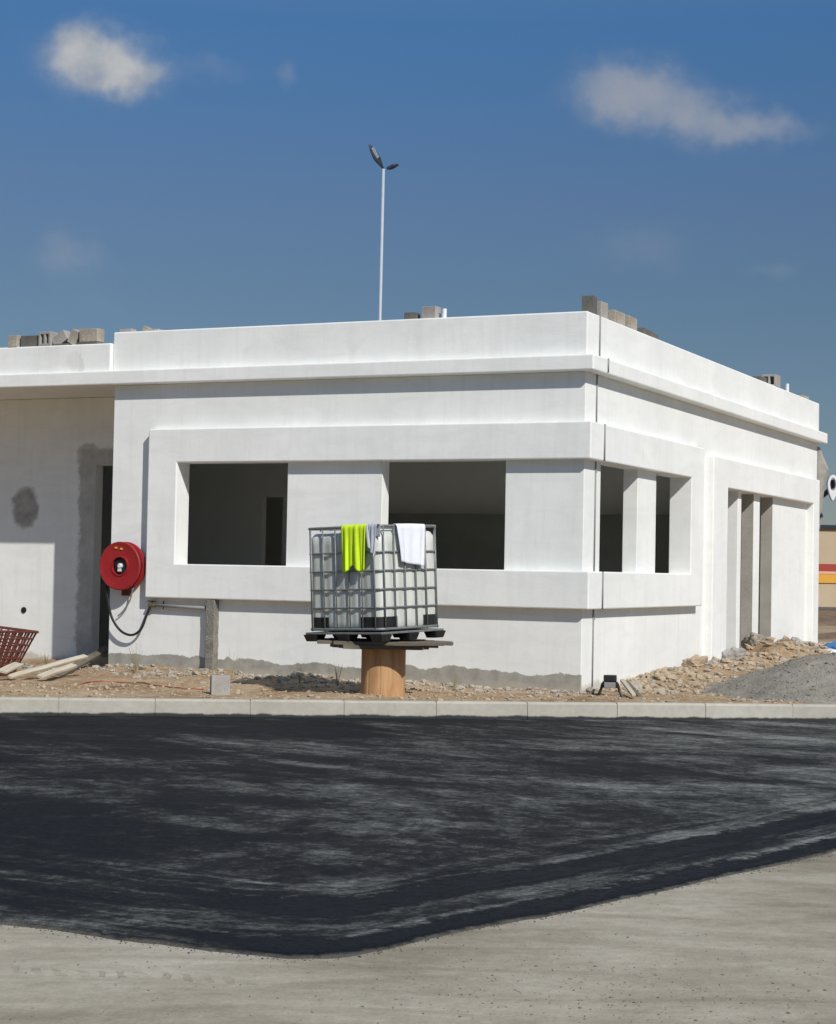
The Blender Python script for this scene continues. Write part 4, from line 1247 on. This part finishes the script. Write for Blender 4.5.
nz1 = wnoise(40, 7, 21); nz2 = wnoise(34, 7, 33); nz3 = wnoise(26, 6, 41)
def cloud(px, py, rx_, ry_, amp, tilt=0.0):
    r = ray(px, py); a0, b0 = r.x / r.y, r.z / r.y
    u = b.math('SUBTRACT', ca, a0); v = b.math('SUBTRACT', cb, b0)
    if tilt: v = b.math('ADD', v, b.math('MULTIPLY', u, tilt))
    q = b.math('ADD', b.math('POWER', b.math('ABSOLUTE', b.math('DIVIDE', u, rx_ / FPX)), 2.0), b.math('POWER', b.math('ABSOLUTE', b.math('DIVIDE', v, ry_ / FPX)), 2.0))
    return b.math('MULTIPLY', b.math('EXPONENT', b.math('MULTIPLY', q, -1.0)), amp)
bright = [cloud(78, 48, 40, 26, 1.0), cloud(120, 66, 42, 30, 1.0), cloud(95, 66, 46, 26, .5), cloud(160, 68, 22, 10, .35)]
grey = [cloud(622, 86, 56, 30, .95), cloud(680, 112, 72, 32, .9, .15), cloud(765, 128, 60, 17, .75)]
faint = [cloud(70, 256, 38, 24, .9), cloud(95, 300, 50, 26, .3), cloud(640, 245, 70, 30, .55), cloud(775, 270, 36, 10, .5),
         cloud(286, 72, 11, 18, .7), cloud(210, 72, 60, 18, .5)]
def total(L):
    t = L[0]
    for q in L[1:]: t = b.math('ADD', t, q)
    return t
def mask(t, lo, hi):
    n = b.math('MULTIPLY', b.math('SUBTRACT', nz1, .5), 1.1)
    tt = b.math('ADD', t, b.math('MULTIPLY', n, b.math('MINIMUM', t, .5)))
    return b.sstep(tt, lo, hi)
m1, m2, m3 = mask(total(bright), .05, 1.55), mask(total(grey), .06, 1.35), mask(total(faint), .1, 1.3)
# even, slightly dusty sky: horizon glow held back
g = b.n('ShaderNodeMapRange'); b.link(dz, g.inputs[0]); g.inputs[1].default_value = 0; g.inputs[2].default_value = .6
tint = b.ramp(g.outputs[0], SKYTINT)
skyc = b.mix(1.0, sky.outputs[0], (STRENGTH,) * 3, 'MULTIPLY')
skyc = b.mix(1.0, skyc, tint, 'MULTIPLY')
c0 = b.mix(b.math('MULTIPLY', m3, .30), skyc, (.38, .38, .43))
c1 = b.mix(b.math('MULTIPLY', m2, b.math('MULTIPLY_ADD', nz2, .7, .36)), c0, (.36, .375, .41)); c2 = b.mix(b.math('MULTIPLY', m1, b.math('MULTIPLY_ADD', nz2, .8, .44)), c1, b.mix(b.sstep(nz3, .38, .62), (.38, .395, .42), (.52, .52, .51)))
b.link(c2, bg.inputs['Color']); bg.inputs['Strength'].default_value = 1.0

# ------------------------------------------------------------------ render settings
SC.view_settings.view_transform = 'Standard'; SC.view_settings.look = 'None'
SC.view_settings.exposure = 0; SC.view_settings.gamma = 1
SC.cycles.max_bounces = 8
